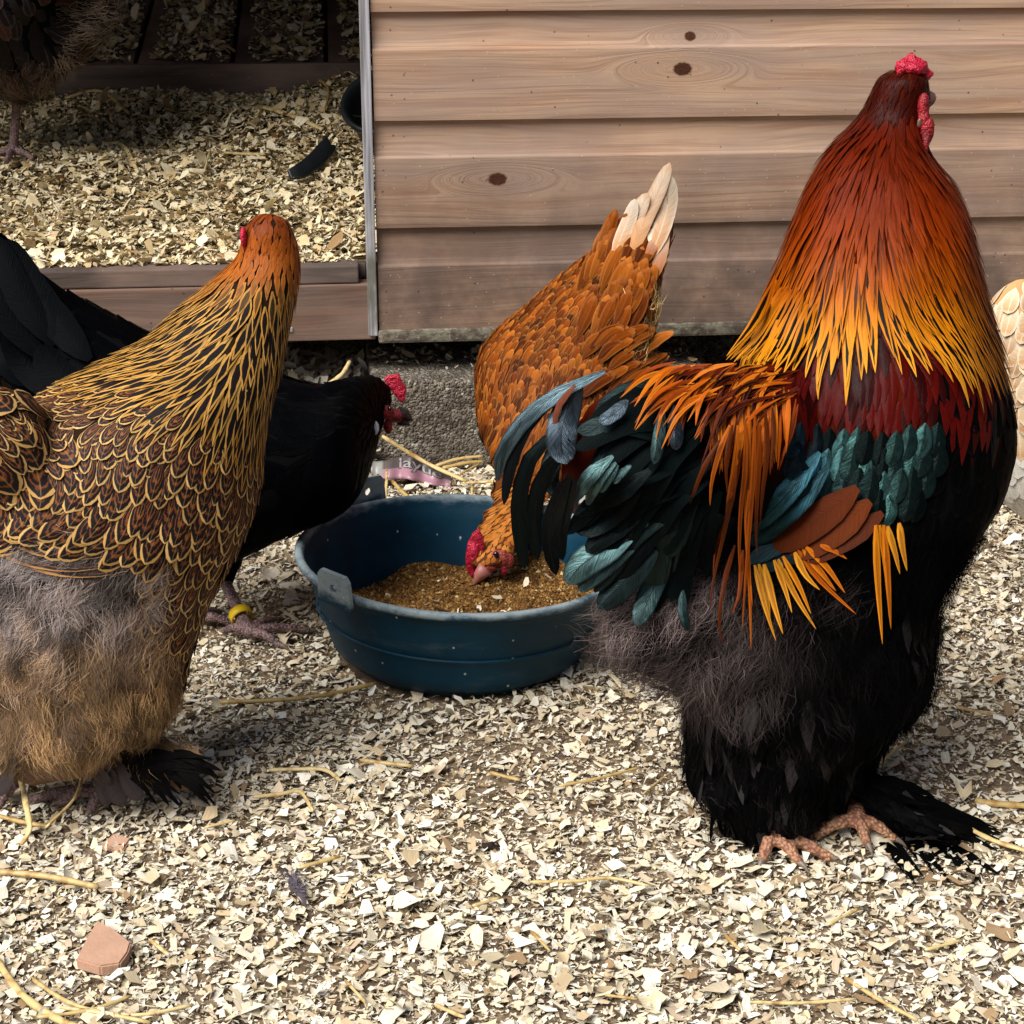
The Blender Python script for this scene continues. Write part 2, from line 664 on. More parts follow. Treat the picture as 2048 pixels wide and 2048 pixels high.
def m_irid():
    """black feather whose oily sheen goes teal"""
    k = NT('beetle_green_black_feather')
    u, v, uc, A, B, seed = feather_uv(k)
    b = barbs(k, u, v, uc, seed, 12.0, 46.0)
    big = k.noise(k.comb(k.math('MULTIPLY', uc, 2.0), k.math('MULTIPLY', v, 3.5), seed), 1.0, 2)
    c = k.mix(k.math('MULTIPLY', k.ss(b, .35, .7), .8), A, k.mix(1.0, A, (.3, .34, .34), 'MULTIPLY'))
    c = k.mix(k.math('MULTIPLY', k.ss(big, .45, .65), .6), c, (.006, .008, .009))
    c = k.mix(k.math('MULTIPLY', k.ss(uc, .82, .97), .7), c, B)
    c = k.mix(k.math('MULTIPLY', k.ss(uc, .06, .03), .8), c, (.01, .01, .01))
    k.bump(b, .4, .0012)
    return k.out(k.mix(1.0, c, (1.4, 1.4, 1.4), 'MULTIPLY'), .33, .2, .85)


M_PLAIN = m_plain('contour_feather', .55, .08)
M_SOFT = m_plain('ginger_feather', .5, .06, .12, .3)
M_BLACK = m_plain('black_feather', .4, .012, .1, .15)
M_GLOSS = m_plain('glossy_red_feather', .3, .10, .15, .3)
M_PENCIL = m_pencil()
M_HACKLE_P = m_hackle('gold_laced_hackle_feather', .60, .93, .45, .1)
M_HACKLE_R = m_hackle('red_gold_hackle_feather', .44, .97, .30, .07)
M_IRID = m_irid()


def m_down():
    k = NT('downy_fluff')
    a = k.attr('fcol')
    return k.out(a.outputs['Color'], .9, .03)


M_DOWN = m_down()


def m_skin(name, col, col2, scale=900, rough=.5, bump=.5):
    k = NT(name)
    co = k.coord()
    v = k.voro(co, scale)
    n1 = k.noise(co, 80, 4)
    c = k.mix(k.ss(n1, .35, .7), col, col2)
    c = k.mix(k.ss(v.outputs['Distance'], .3, .8), c, tuple(x * .6 for x in col2))
    k.bump(v.outputs['Distance'], bump, -.0015)
    return k.out(c, rough, .4)


M_COMB = m_skin('red_comb_skin', lin((216, 40, 72)), lin((176, 20, 48)), 700, .4, .6)
M_FACE = m_skin('red_face_skin', lin((176, 34, 44)), lin((120, 20, 28)), 600, .5, .5)
M_PINKFACE = m_skin('pale_red_face_skin', lin((196, 96, 84)), lin((150, 50, 46)), 600, .5, .5)
M_LEG = m_skin('orange_scaled_leg', lin((184, 140, 106)), lin((154, 102, 78)), 330, .55, 1.0)
M_LEGPINK = m_skin('pinkish_grey_scaled_leg', lin((150, 120, 116)), lin((104, 82, 82)), 420, .55, .8)
M_LEGDARK = m_skin('dark_scaled_leg', lin((70, 58, 56)), lin((40, 34, 36)), 420, .55, .8)
M_CLAW = simple('horn_claw', lin((120, 104, 92)), .4, .4)
M_BEAK = simple('horn_beak', lin((110, 78, 66)), .35, .5)
M_BEAKPINK = simple('pinkish_beak', lin((168, 104, 96)), .4, .4)
M_BEAKDK = simple('dark_beak', lin((34, 30, 30)), .35, .5)
M_EYE = simple('dark_eye', (.006, .004, .004), .08, .8, namp=.1)
M_IRIS = simple('orange_iris', lin((170, 90, 40)), .2, .6)
M_LOBE = simple('white_ear_lobe', lin((196, 196, 206)), .6, .2, 300, .15)
M_BAND = simple('yellow_plastic', lin((214, 176, 20)), .4, .4, 40, .15)
M_BUCKET = simple('black_plastic', (.010, .012, .014), .42, .4, 60, .6, .3, 120)
M_TERRA = simple('terracotta', lin((184, 146, 122)), .9, .15, 60, .22, .4, 300)
M_BODYBLK = simple('black_underplumage', (.003, .003, .0034), .9, .03)
def m_under(name, lo, hi, z0, z1):
    """underplumage that changes colour from belly to neck"""
    k = NT(name)
    z = k.sep(k.coord())[2]
    n1 = k.noise(k.coord(), 60, 3)
    c = k.mix(k.ss(k.math('ADD', z, k.math('MULTIPLY', n1, .02)), z0, z1), lo, hi)
    return k.out(c, .9, .03)


M_BODYROO = m_under('rooster_underplumage', (.003, .003, .0032), lin((74, 20, 4)), .31, .37)
M_BODYLAC = m_under('laced_hen_underplumage', lin((104, 82, 66)), lin((40, 28, 20)), .17, .21)
M_BODYBRN = simple('brown_underplumage', lin((96, 52, 22)), .8, .1)
M_BODYBUF = simple('buff_underplumage', lin((196, 150, 100)), .8, .1)
M_DROP = simple('dark_crumb', lin((48, 38, 34)), .9, .1, 200, .4, .5, 300)

# ------------------------------------------------------------------ ground
gs = 60.0
ground = mesh_obj('ground', [(-gs, -gs, 0), (gs, -gs, 0), (gs, gs, 0), (-gs, gs, 0)], [(0, 1, 2, 3)], M_SOIL)
tag(ground, kind='structure')

# ------------------------------------------------------------------ shed
shed = empty('wooden_shed', SHED_O, SHED_ROT)
tag(shed, 'weathered timber shed with lapped boards beside an open doorway full of shavings', 'shed')
XL, XR = -1.5, 1.75               # doorway runs from XL to 0, cladding from 0 to XR
seams = [.171, .315, .448, .578, .704, .834, .964, 1.094, 1.224, 1.354]


def cladding(z0, z1, x0, x1):
    h = z1 - z0
    prof = [(.020, z0 - .004), (.0, z0 - .004), (-.0005, z0 + .002), (-.0005, z0 + .62 * h)]
    for t in np.linspace(0, 1, 7):           # the scooped upper third
        a = t * math.pi / 2
        prof.append((.0001 + .0078 * math.sin(a), z0 + .63 * h + .36 * h * (1 - math.cos(a)) ** .9))
    prof.append((.020, z0 + h * .995))
    nx = 24
    V, F = [], []
    m = len(prof)
    for i in range(nx + 1):
        x = x0 + (x1 - x0) * i / nx
        wob = .0012 * mnoise.noise(Vector((x * 3, z0 * 20, 0)))
        for (y, z) in prof:
            V.append((x, y + wob, z + wob * .6))
    for i in range(nx):
        for j in range(m - 1):
            F.append((i * m + j, (i + 1) * m + j, (i + 1) * m + j + 1, i * m + j + 1))
        F.append((i * m + m - 1, (i + 1) * m + m - 1, (i + 1) * m, i * m))
    F.append(tuple(range(m)))
    F.append(tuple(range(nx * m, nx * m + m))[::-1])
    return V, F


for z0, z1 in zip(seams, seams[1:]):
    o = mesh_obj('cladding_board', *cladding(z0, z1, 0.002 + random.uniform(0, .0015), XR), M_WALL, shed, smooth=False)
    o.data.polygons.foreach_set('use_smooth', [False] * len(o.data.polygons))
bevel_box('drip_edge', (0.001, XR, -.0085, .018, .1625, .1795), M_LICHEN, shed, .004)
bevel_box('corner_trim', (-.0115, .0005, -.005, .05, .172, 1.40), M_TRIM, shed, .0015)
bevel_box('sill_board', (XL, -.002, .002, .035, .166, .2385), M_BEAM, shed, .002)
bevel_box('threshold', (XL, -.022, .006, .05, .2395, .262), M_FLOOR, shed, .002)
bevel_box('floor_joist', (XL, XR, .10, .16, .165, .235), M_FLOOR, shed, .002)
# shed floor planks run into the shed, wall lining, roof
for i in range(24):
    x0 = XL + i * (XR - XL) / 24
    bevel_box('floor_plank', (x0 + .001, x0 + (XR - XL) / 24 - .002, .052, 1.75, .2375, .2555), M_FLOOR, shed, 0)
bevel_box('back_wall', (XL, XR, 1.75, 1.78, .2, 1.40), M_INNER, shed, 0)
bevel_box('side_wall', (XR - .02, XR + .01, .022, 1.748, .2, 1.40), M_INNER, shed, 0)
bevel_box('side_wall', (XL - .03, XL - .002, 0.0, 1.748, .17, 1.40), M_INNER, shed, 0)
bevel_box('wall_lining', (.003, XR - .022, .0215, .034, .26, 1.40), M_INNER, shed, 0)
bevel_box('roof', (XL - .12, XR + .12, -.10, 1.9, 1.405, 1.43), M_INNER, shed, .003)
bevel_box('shade_header', (XL, -.0125, .002, .03, 1.16, 1.40), M_INNER, shed, .002)  # unseen header, added low to keep the back of the doorway dark
for i in range(5):
    bevel_box('screw_head', (-.115 - .31 * i, -.108 - .31 * i, .0, .006, .178, .185), M_TRIM, shed, .002)

# raised boards at the back of the doorway: a sloped landing with a rail along its front edge
LY0, LZ0, LSL = .80, .425, .22
bevel_box('landing_rail', (XL + .01, .16, LY0 - .012, LY0 + .012, .262, LZ0 + .012), M_FLOOR, shed, .002)
edges = [-1.46, -1.22, -1.0, -.785, -.575, -.375, -.215, -.06, .16]
for i in range(8):
    x0, x1 = edges[i], edges[i + 1]
    v, f = box(x0 + .004, x1 - .004, 0, .85, -.012, 0)
    v = [(x, LY0 + .013 + y, LZ0 + .008 + z + y * LSL) for x, y, z in v]
    mesh_obj('landing_board', v, f, M_FLOOR, shed, smooth=False)


def litter_h(x, y):
    """height of the litter inside the doorway, shed-local"""
    t = np.clip((y - .05) / .74, 0, 1)
    return .258 + .142 * t ** 1.15 + .016 * np.sin(x * 7 + 1) * t + .012 * np.sin(x * 15 + y * 17) * t


nx, ny = 60, 30
V, F = [], []
for i in range(nx + 1):
    for j in range(ny + 1):
        x = XL + .01 + (.16 - XL - .01) * i / nx
        y = .056 + (LY0 - .012 - .057) * j / ny
        V.append((x, y, float(litter_h(np.float64(x), np.float64(y))) - (.004 if j else .002)))
for i in range(nx):
    for j in range(ny):
        a = i * (ny + 1) + j
        F.append((a, a + ny + 1, a + ny + 2, a + 1))
M_LITTER = simple('sawdust', lin((104, 88, 60)), .95, .1, 120, .5, .8, 300, .004)
lit = mesh_obj('litter_bed', [tuple(SHED_O + SH_U * x + SH_N * y + Vector((0, 0, z))) for x, y, z in V], F, M_LITTER)
tag(lit, kind='structure')

# ------------------------------------------------------------------ concrete block under the shed
def conc(name, x0, x1, y0, y1, z1, label):
    v, f = box(x0, x1, y0, y1, 0.0, z1)
    bm = bmesh.new()
    vv = [bm.verts.new(p) for p in v]
    for q in f:
        bm.faces.new([vv[i] for i in q])
    bmesh.ops.bevel(bm, geom=list(bm.edges), offset=.006, segments=3, affect='EDGES', profile=.6)
    bmesh.ops.subdivide_edges(bm, edges=[e for e in bm.edges if e.calc_length() > .05], cuts=14, use_grid_fill=True)
    for p in bm.verts:
        p.co += Vector(mnoise.noise_vector(p.co * 60)) * .0022 + Vector(mnoise.noise_vector(p.co * 14)) * .002
    me = bpy.data.meshes.new(name)
    bm.to_mesh(me)
    bm.free()
    me.materials.append(M_CONC)
    o = bpy.data.objects.new(name, me)
    COL.objects.link(o)
    o.rotation_euler = (0, 0, SHED_ROT)
    return tag(o, label, 'concrete block')


b1 = conc('concrete_block', 0, .44, 0, .215, .122, 'rough grey concrete block under the shed wall behind the blue tub')
b1.location = SHED_O + SH_U * -.012 + SH_N * -.045

# ------------------------------------------------------------------ wood shavings
def vnoise(x, y, f, seed):
    r = np.random.default_rng(seed).random((64, 64))
    u, v = x * f + 100.3, y * f + 100.7
    iu, iv = np.floor(u).astype(int), np.floor(v).astype(int)
    a, b = u - iu, v - iv
    a, b = a * a * (3 - 2 * a), b * b * (3 - 2 * b)
    g = lambda i, j: r[i % 64, j % 64]
    return (g(iu, iv) * (1 - a) + g(iu + 1, iv) * a) * (1 - b) + (g(iu, iv + 1) * (1 - a) + g(iu + 1, iv + 1) * a) * b


PAL = np.array([lin(c) for c in ((232, 225, 204), (226, 214, 184), (214, 198, 162), (238, 233, 218), (194, 172, 134), (220, 204, 174), (160, 130, 92), (226, 214, 194), (202, 180, 152), (236, 234, 226))])
PALW = np.array([.2, .17, .13, .14, .08, .1, .04, .06, .04, .04])


def flakes(name, pos, size, seed, tilt=.35, dark=1.0, parent=None, nseg=3):
    """thin curled shavings with ragged edges, one mesh"""
    r = np.random.default_rng(seed)
    n = len(pos)
    L = size
    W = L * np.where(r.random(n) < .3, r.uniform(.10, .3, n), r.uniform(.32, .95, n))
    yaw = r.uniform(0, 2 * np.pi, n)
    cur = r.normal(0, 1.1, n)
    cur = np.where(r.random(n) < .2, r.uniform(2.0, 4.8, n), cur)
    tx, ty = r.normal(0, tilt, n), r.normal(0, tilt, n)
    K = nseg + 1
    t = np.linspace(-.5, .5, K)
    ang = cur[:, None] * t[None]
    with np.errstate(divide='ignore', invalid='ignore'):
        cc = np.where(np.abs(cur) < 1e-3, 1e-3, cur)[:, None]
        lx = L[:, None] * np.sin(ang) / cc
        lz = L[:, None] * (1 - np.cos(ang)) / cc
    lz = lz - lz.min(1, keepdims=True)
    jit = r.uniform(.55, 1.15, (n, K, 2))
    jit[:, 0, :] *= r.uniform(.4, 1, (n, 1))
    jit[:, -1, :] *= r.uniform(.3, 1, (n, 1))
    jx = r.normal(0, .07, (n, K, 2)) * L[:, None, None]
    X = np.repeat(lx[:, :, None], 2, 2) + jx
    Y = np.stack([-W[:, None] * .5 * jit[..., 0], W[:, None] * .5 * jit[..., 1]], 2)
    Z = np.repeat(lz[:, :, None], 2, 2) + r.normal(0, .04, (n, K, 2)) * W[:, None, None]
    # tilt then yaw
    Z2 = Z + X * np.tan(np.clip(tx, -1, 1))[:, None, None] + Y * np.tan(np.clip(ty, -1, 1))[:, None, None]
    Z2 = Z2 - Z2.min((1, 2), keepdims=True)
    c, s = np.cos(yaw)[:, None, None], np.sin(yaw)[:, None, None]
    V = np.stack([X * c - Y * s + pos[:, 0, None, None], X * s + Y * c + pos[:, 1, None, None], Z2 + pos[:, 2, None, None]], -1)
    nv = K * 2
    V = V.reshape(n * nv, 3)
    q = np.array([[2 * j, 2 * j + 2, 2 * j + 3, 2 * j + 1] for j in range(nseg)])
    F = (np.arange(n)[:, None, None] * nv + q[None]).reshape(-1)
    nf = n * nseg
    me = bpy.data.meshes.new(name)
    me.vertices.add(len(V))
    me.vertices.foreach_set('co', V.reshape(-1))
    me.loops.add(len(F))
    me.loops.foreach_set('vertex_index', F.astype(np.int32))
    me.polygons.add(nf)
    me.polygons.foreach_set('loop_start', (np.arange(nf) * 4).astype(np.int32))
    me.polygons.foreach_set('use_smooth', np.ones(nf, bool))
    col = PAL[r.choice(len(PAL), n, p=PALW)]
    col = col * .86 + .14 * np.minimum(col.mean(1, keepdims=True) * 1.18, .86) * np.array([1.0, .99, .96])
    col = col * r.uniform(.88, 1.14, (n, 1)) * dark
    ca = np.ones((n, nv, 4))
    ca[..., :3] = col[:, None]
    ca[..., 3] = r.random(n)[:, None]
    at = me.attributes.new('fcol', 'FLOAT_COLOR', 'POINT')
    at.data.foreach_set('color', ca.reshape(-1))
    uvl = me.uv_layers.new(name='UVMap')
    uvv = np.stack([np.tile(np.array([0., 1.])[None], (K, 1)), np.repeat(np.linspace(0, 1, K)[:, None], 2, 1)], -1).reshape(-1, 2)
    uvl.data.foreach_set('uv', np.tile(uvv, (n, 1))[F].reshape(-1))
    me.update(calc_edges=True)
    me.validate()
    me.materials.append(M_FLAKE)
    o = bpy.data.objects.new(name, me)
    COL.objects.link(o)
    if parent:
        o.parent = parent
    return o


TUB_C = Vector((-.054, 1.600, 0))
TUB_RB, TUB_RR, TUB_H = .122, .1605, .107


def ground_pts(n, seed, x0=-.95, x1=.95, y0=.62, y1=2.9, clear=.0):
    r = np.random.default_rng(seed)
    x, y = r.uniform(x0, x1, n), r.uniform(y0, y1, n)
    keep = np.abs(x) < .16 + y * .36
    dens = .25 + .95 * vnoise(x, y, 7, 3) * .6 + .5 * vnoise(x, y, 19, 4) - clear
    dens += .35 * (y < 1.3)
    keep &= r.random(n) < dens
    keep &= np.hypot(x - TUB_C.x, y - TUB_C.y) > TUB_RB - .004
    lx = (x - SHED_O.x) * SH_U.x + (y - SHED_O.y) * SH_U.y
    ly = (x - SHED_O.x) * SH_N.x + (y - SHED_O.y) * SH_N.y
    keep &= ~((lx > -.02) & (lx < .43) & (ly > -.05) & (ly < .18))
    return np.stack([x, y, np.zeros(n)], 1)[keep], r


p, r = ground_pts(300000, 21, clear=-.15)
p[:, 2] = .0006 + r.random(len(p)) * .002
o = flakes('fine_shavings', p, r.uniform(.0018, .0048, len(p)), 31, .25, 1.0, nseg=1)
tag(o, 'fine pale sawdust and chips scattered over the soil', 'sawdust', kind='stuff')
p, r = ground_pts(240000, 22)
p[:, 2] = .001 + r.random(len(p)) ** 2 * .006
o = flakes('wood_shavings', p, np.clip(r.lognormal(math.log(.0058), .50, len(p)), .0026, .022), 32, .22, nseg=2)
tag(o, 'pale curled wood shavings covering the ground of the run', 'wood shavings', kind='stuff')

# inside the shed
r = np.random.default_rng(41)
n = 60000
x, y = r.uniform(XL + .02, .15, n), r.uniform(.030, LY0 - .014, n)
k = r.random(n) < np.where(y < .13, .25 + .6 * (x > -.2) + 2.2 * (vnoise(x, y, 9, 8) - .3), 1.2)
k &= (x > -1.05) & ((x < -.028) | (y > .06))
x, y = x[k], y[k]
z = litter_h(x, np.maximum(y, .06)) + r.random(len(x)) * .006 - .001
z = np.where(y < .055, .2625, z)
w = np.array(SHED_O)[None] + x[:, None] * np.array(SH_U)[None] + y[:, None] * np.array(SH_N)[None]
w[:, 2] = z
o = flakes('shed_shavings', w, np.clip(r.lognormal(math.log(.0082), .42, len(w)), .0035, .024), 42, .30, np.array([1.10, 1.03, .86]))
tag(o, 'deep wood shavings heaped inside the shed doorway', 'wood shavings', kind='stuff')
n = 12000
n = 15000
x, y = r.uniform(-.85, .14, n), r.uniform(LY0 + .02, LY0 + .80, n)
k = r.random(n) < np.clip(.35 + 1.3 * vnoise(x, y, 11, 9), 0, 1)
for e in edges[1:-1]:
    k &= np.abs(x - e - .01) > .012 + .012 * vnoise(x, y, 30, 10)
x, y = x[k], y[k]
w = np.array(SHED_O)[None] + x[:, None] * np.array(SH_U)[None] + y[:, None] * np.array(SH_N)[None]
w[:, 2] = LZ0 + .010 + (y - LY0 - .013) * LSL + r.random(len(x)) * .004
o = flakes('landing_shavings', w, np.clip(r.lognormal(math.log(.0115), .4, len(w)), .005, .03), 43, .30, np.array([1.05, .98, .82]))
tag(o, 'thin wood shavings on the dark raised boards at the back of the doorway', 'wood shavings', kind='stuff')
# a few on top of the concrete block and heaped against it
n = 420
x, y = r.uniform(-.01, .42, n), r.uniform(-.03, .12, n)
k = r.random(n) < np.where(y > .03, .9, .10)
x, y = x[k], y[k]
w = np.array(SHED_O)[None] + x[:, None] * np.array(SH_U)[None] + y[:, None] * np.array(SH_N)[None]
w[:, 2] = .1255
o = flakes('block_shavings', w, np.clip(r.lognormal(math.log(.009), .4, len(w)), .004, .02), 44, .3, .85)
tag(o, 'few loose shavings lying on top of the concrete block', 'wood shavings', kind='stuff')
n = 9000
x, y = r.uniform(-.47, -.01, n), r.uniform(-.17, .2, n)
w = np.array(SHED_O)[None] + x[:, None] * np.array(SH_U)[None] + y[:, None] * np.array(SH_N)[None]
w[:, 2] = .001 + .088 * np.clip((y + .12) / .2, 0, 1) + r.random(n) * .006
o = flakes('under_shed_shavings', w, np.clip(r.lognormal(math.log(.011), .4, n), .005, .025), 45, .35, .8)
tag(o, 'bank of shavings under the sill beside the concrete block', 'wood shavings', kind='stuff')
V, F = [], []
for i in range(31):
    for j in range(13):
        xx, yy = -.45 + .44 * i / 30, -.14 + .36 * j / 12
        hh = .088 * float(np.clip((yy + .12) / .2, 0, 1))
        V.append(tuple(SHED_O + SH_U * xx + SH_N * yy + Vector((0, 0, hh - .002 + .004 * mnoise.noise(Vector((xx * 30, yy * 30, 0)))))))
for i in range(30):
    for j in range(12):
        a = i * 13 + j
        F.append((a, a + 13, a + 14, a + 1))
tag(mesh_obj('litter_bank', V, F, M_LITTER), kind='structure')

# ------------------------------------------------------------------ tub
tub = empty('feed_tub', TUB_C)
tag(tub, 'round dark blue rubber feed tub with a worn rim, half full of mash', 'tub')


def lathe(prof, n=72):
    V, F = [], []
    for (rr, z) in prof:
        for k in range(n):
            a = 2 * math.pi * k / n
            V.append((rr * math.cos(a), rr * math.sin(a), z))
    for j in range(len(prof) - 1):
        for k in range(n):
            F.append((j * n + k, j * n + (k + 1) % n, (j + 1) * n + (k + 1) % n, (j + 1) * n + k))
    return V, F


prof = [(.001, .002), (.100, .002), (.114, .0045), (.1205, .012)]
for t in np.linspace(.12, .93, 9):
    prof.append((.1205 + (.1565 - .1205) * t ** .92, .002 + TUB_H * t))
prof += [(.1572, .1005), (.1618, .1018), (.1632, .1045), (.1630, .1075), (.1612, .1092), (.1575, .1092), (.1548, .1070), (.1535, .100)]
for t in np.linspace(.9, .1, 8):
    prof.append((.1165 + (.1535 - .1165) * t ** .92, .006 + TUB_H * .93 * t))
prof += [(.108, .009), (.001, .008)]
mesh_obj('shell', *lathe(prof), M_TUB, tub)
mesh_obj('mould_ring', *lathe([(.1400, .0505), (.1414, .0512), (.1419, .0522), (.1415, .0532), (.1404, .0538)]), M_TUB, tub)


def lug(ang):
    """upstanding tab with a rope hole"""
    bm = bmesh.new()
    hw, z0, z1 = .0195, .099, .132
    pts = [(-hw - .002, z0), (hw + .002, z0), (hw, z1 - .005), (hw - .004, z1), (-hw + .004, z1), (-hw, z1 - .005)]
    hole = [(.0045 * math.cos(a), .1165 + .0045 * math.sin(a)) for a in np.linspace(0, 2 * math.pi, 10, endpoint=False)]
    th = .0045
    outer, inner = [], []
    for s in (0, 1):
        outer.append([bm.verts.new((x, -th * s, z)) for x, z in pts])
        inner.append([bm.verts.new((x, -th * s, z)) for x, z in hole])
    for s in (0, 1):
        es = []
        for lp in (outer[s], inner[s]):
            for i in range(len(lp)):
                es.append(bm.edges.new((lp[i], lp[(i + 1) % len(lp)])))
        bmesh.ops.triangle_fill(bm, edges=es, use_beauty=True)
    for a, b in (outer, inner):
        for i in range(len(a)):
            j = (i + 1) % len(a)
            bm.faces.new((a[i], a[j], b[j], b[i]))
    bmesh.ops.recalc_face_normals(bm, faces=bm.faces)
    me = bpy.data.meshes.new('lug')
    bm.to_mesh(me)
    bm.free()
    me.materials.append(M_TUB)
    o = bpy.data.objects.new('lug', me)
    COL.objects.link(o)
    o.parent = tub
    R = .1615
    o.location = (R * math.cos(ang), R * math.sin(ang), 0)
    o.rotation_euler = (math.radians(-6), 0, ang - math.pi / 2)
    return o


lg = lug(math.radians(229))
lug(math.radians(127))
TUB_TILT = math.radians(2.6)
tub.rotation_euler = (0, TUB_TILT, 0)

# feed mash
fr = np.random.default_rng(51)


def feed_h(x, y):
    return .050 + .022 * np.clip((x + .03) / .12, -1, 1) + .010 * np.clip(-y / .12, -1, 1) + .008 * np.sin(x * 45 + 1) * np.sin(y * 38) + .006 * np.exp(-((x - .02) ** 2 + (y - .03) ** 2) / .0012)


V, F = [(0, 0, float(feed_h(0., 0.)))], []
for j in range(1, 25):
    for k in range(64):
        a = 2 * math.pi * k / 64
        rr = .1365 * j / 24
        x, y = rr * math.cos(a), rr * math.sin(a)
        z = float(feed_h(np.float64(x), np.float64(y))) + .0025 * mnoise.noise(Vector((x * 160, y * 160, 3)))
        rmax = .1165 + (.1535 - .1165) * max(.02, (z - .006) / (TUB_H * .93)) ** .92 - .001
        if rr > rmax:
            x, y = x * rmax / rr, y * rmax / rr
        V.append((x, y, z))
for k in range(64):
    F.append((0, 1 + k, 1 + (k + 1) % 64))
for j in range(23):
    for k in range(64):
        a, b = 1 + j * 64, 1 + (j + 1) * 64
        F.append((a + k, b + k, b + (k + 1) % 64, a + (k + 1) % 64))
M_FEED = simple('feed_mash', lin((104, 74, 38)), .95, .1, 300, .5, .8, 500, .003)
M_CRUMB = NT('feed_crumb')
_a = M_CRUMB.attr('fcol')
M_CRUMB = M_CRUMB.out(_a.outputs['Color'], .85, .15)
feed = mesh_obj('feed_mash', V, F, M_FEED)
feed.location = TUB_C
feed.rotation_euler = (0, TUB_TILT, 0)
tag(feed, 'brown crumbly feed mash heaped in the blue tub', 'feed', kind='stuff')
# crumbs on the mash
n = 9000
rad = .134 * np.sqrt(fr.random(n))
an = fr.uniform(0, 2 * np.pi, n)
cx, cy = rad * np.cos(an), rad * np.sin(an)
cz = feed_h(cx, cy)
lim = .1165 + (.1535 - .1165) * np.clip((cz - .006) / (TUB_H * .93), .02, 1) ** .92 - .003
kk = rad < lim
cx, cy, cz = cx[kk], cy[kk], cz[kk]
n = len(cx)
oct_ = np.array([(1, 0, 0), (-1, 0, 0), (0, 1, 0), (0, -1, 0), (0, 0, 1), (0, 0, -1)], float)
of = np.array([(0, 2, 4), (2, 1, 4), (1, 3, 4), (3, 0, 4), (2, 0, 5), (1, 2, 5), (3, 1, 5), (0, 3, 5)])
sz = np.clip(fr.lognormal(math.log(.0014), .4, n), .0006, .0035)
V = oct_[None] * sz[:, None, None] * fr.uniform(.5, 1.3, (n, 6, 1))
an = fr.uniform(0, 6.28, n)
ca, sa = np.cos(an)[:, None], np.sin(an)[:, None]
V = np.stack([V[..., 0] * ca - V[..., 1] * sa + cx[:, None], V[..., 0] * sa + V[..., 1] * ca + cy[:, None], V[..., 2] + cz[:, None] + .0008], -1)
cr = mesh_obj('feed_crumbs', V.reshape(-1, 3), (np.arange(n)[:, None, None] * 6 + of[None]).reshape(-1, 3), M_CRUMB, smooth=False)
fc = np.array([lin(c) for c in ((140, 102, 54), (112, 78, 38), (86, 58, 28), (166, 132, 78), (64, 44, 24), (206, 184, 134))])[fr.choice(6, n, p=[.32, .28, .18, .12, .08, .02])]
ca = np.ones((n, 6, 4))
ca[..., :3] = fc[:, None]
cr.data.attributes.new('fcol', 'FLOAT_COLOR', 'POINT').data.foreach_set('color', ca.reshape(-1))
cr.location = TUB_C
cr.rotation_euler = (0, TUB_TILT, 0)
tag(cr, 'loose crumbs and grains on top of the feed mash', 'feed crumbs', kind='stuff')
p = np.stack([fr.uniform(-.09, .11, 26) + TUB_C.x, fr.uniform(-.11, .08, 26) + TUB_C.y, np.zeros(26)], 1)
p[:, 2] = feed_h(p[:, 0] - TUB_C.x, p[:, 1] - TUB_C.y) + .0015
tag(flakes('tub_shavings', p, fr.uniform(.005, .013, 26), 52, .35), 'few pale shavings dropped onto the feed in the tub', 'wood shavings', kind='stuff')


# ------------------------------------------------------------------ straw
def straw(pts, wpx, label, flat=.45, on=None, group=None):
    """pts: (px, py) on the ground or (px, py, d); a hollow stalk, slightly kinked"""
    W = []
    for q in pts:
        if len(q) == 3:
            W.append(P(*q))
        elif on == 'litter':
            rr = ray(*q)
            t = 2.2
            for _ in range(400):
                t += .003
                p_ = CAMP + rr * t
                l_ = p_ - SHED_O
                if p_.z < float(litter_h(np.float64(l_.dot(SH_U)), np.float64(l_.dot(SH_N)))) + .010:
                    break
            W.append(CAMP + rr * t)
        else:
            W.append(G(q[0], q[1], .009))
    a = catmull([tuple(p_) for p_ in W], 6) if len(W) > 2 else resample([tuple(p_) for p_ in W], 8)
    m = mpp(W[0])
    n_ = len(a)
    rad = [wpx * .5 * m * (1 + .12 * math.sin(i * 1.7)) * (.75 if i in (0, n_ - 1) else 1) for i in range(n_)]
    V, F = tube(a, rad, 7, flat)
    org = W[0]
    o = mesh_obj('straw_stalk', V, F, M_STRAW, origin=org)
    o.location = org
    return tag(o, label, 'straw', group or 'loose straw stalks')


straw([(-20, 1742), (90, 1752), (196, 1774)], 13, 'pale straw stalk at the left edge below the laced hen')
straw([(-10, 1915), (40, 1985), (110, 2035), (190, 2070)], 15, 'thick curved straw stalk in the bottom left corner')
straw([(60, 1955), (150, 2010), (300, 2045)], 9, 'long straw stalk crossing the bottom left corner above the thick one')
straw([(70, 2035), (180, 2020), (262, 1992)], 8, 'straw stalk sloping up to the right in the bottom left corner')
straw([(120, 2015), (270, 2030), (385, 2010)], 8, 'straw stalk lying level at the bottom edge left of centre')
straw([(37, 1536, 1.30), (54, 1620, 1.235), (58, 1660, 1.215), (42, 1690, 1.205)], 15, 'yellow bent straw stalk hanging below the belly of the laced hen')
straw([(168, 1540, 1.30), (150, 1595, 1.255), (92, 1655, 1.22)], 13, 'dull olive straw stalk leaning under the laced hen')
straw([(-10, 1630), (50, 1645), (98, 1652)], 9, 'pale straw stalk behind the yellow bent one under the laced hen')
straw([(538, 1540), (600, 1538), (650, 1540), (682, 1562)], 8, 'straw stalk with a bent end right of the laced hen foot, upper one')
straw([(505, 1594), (560, 1588), (600, 1584), (626, 1622)], 8, 'kinked straw stalk right of the laced hen foot, lower one')
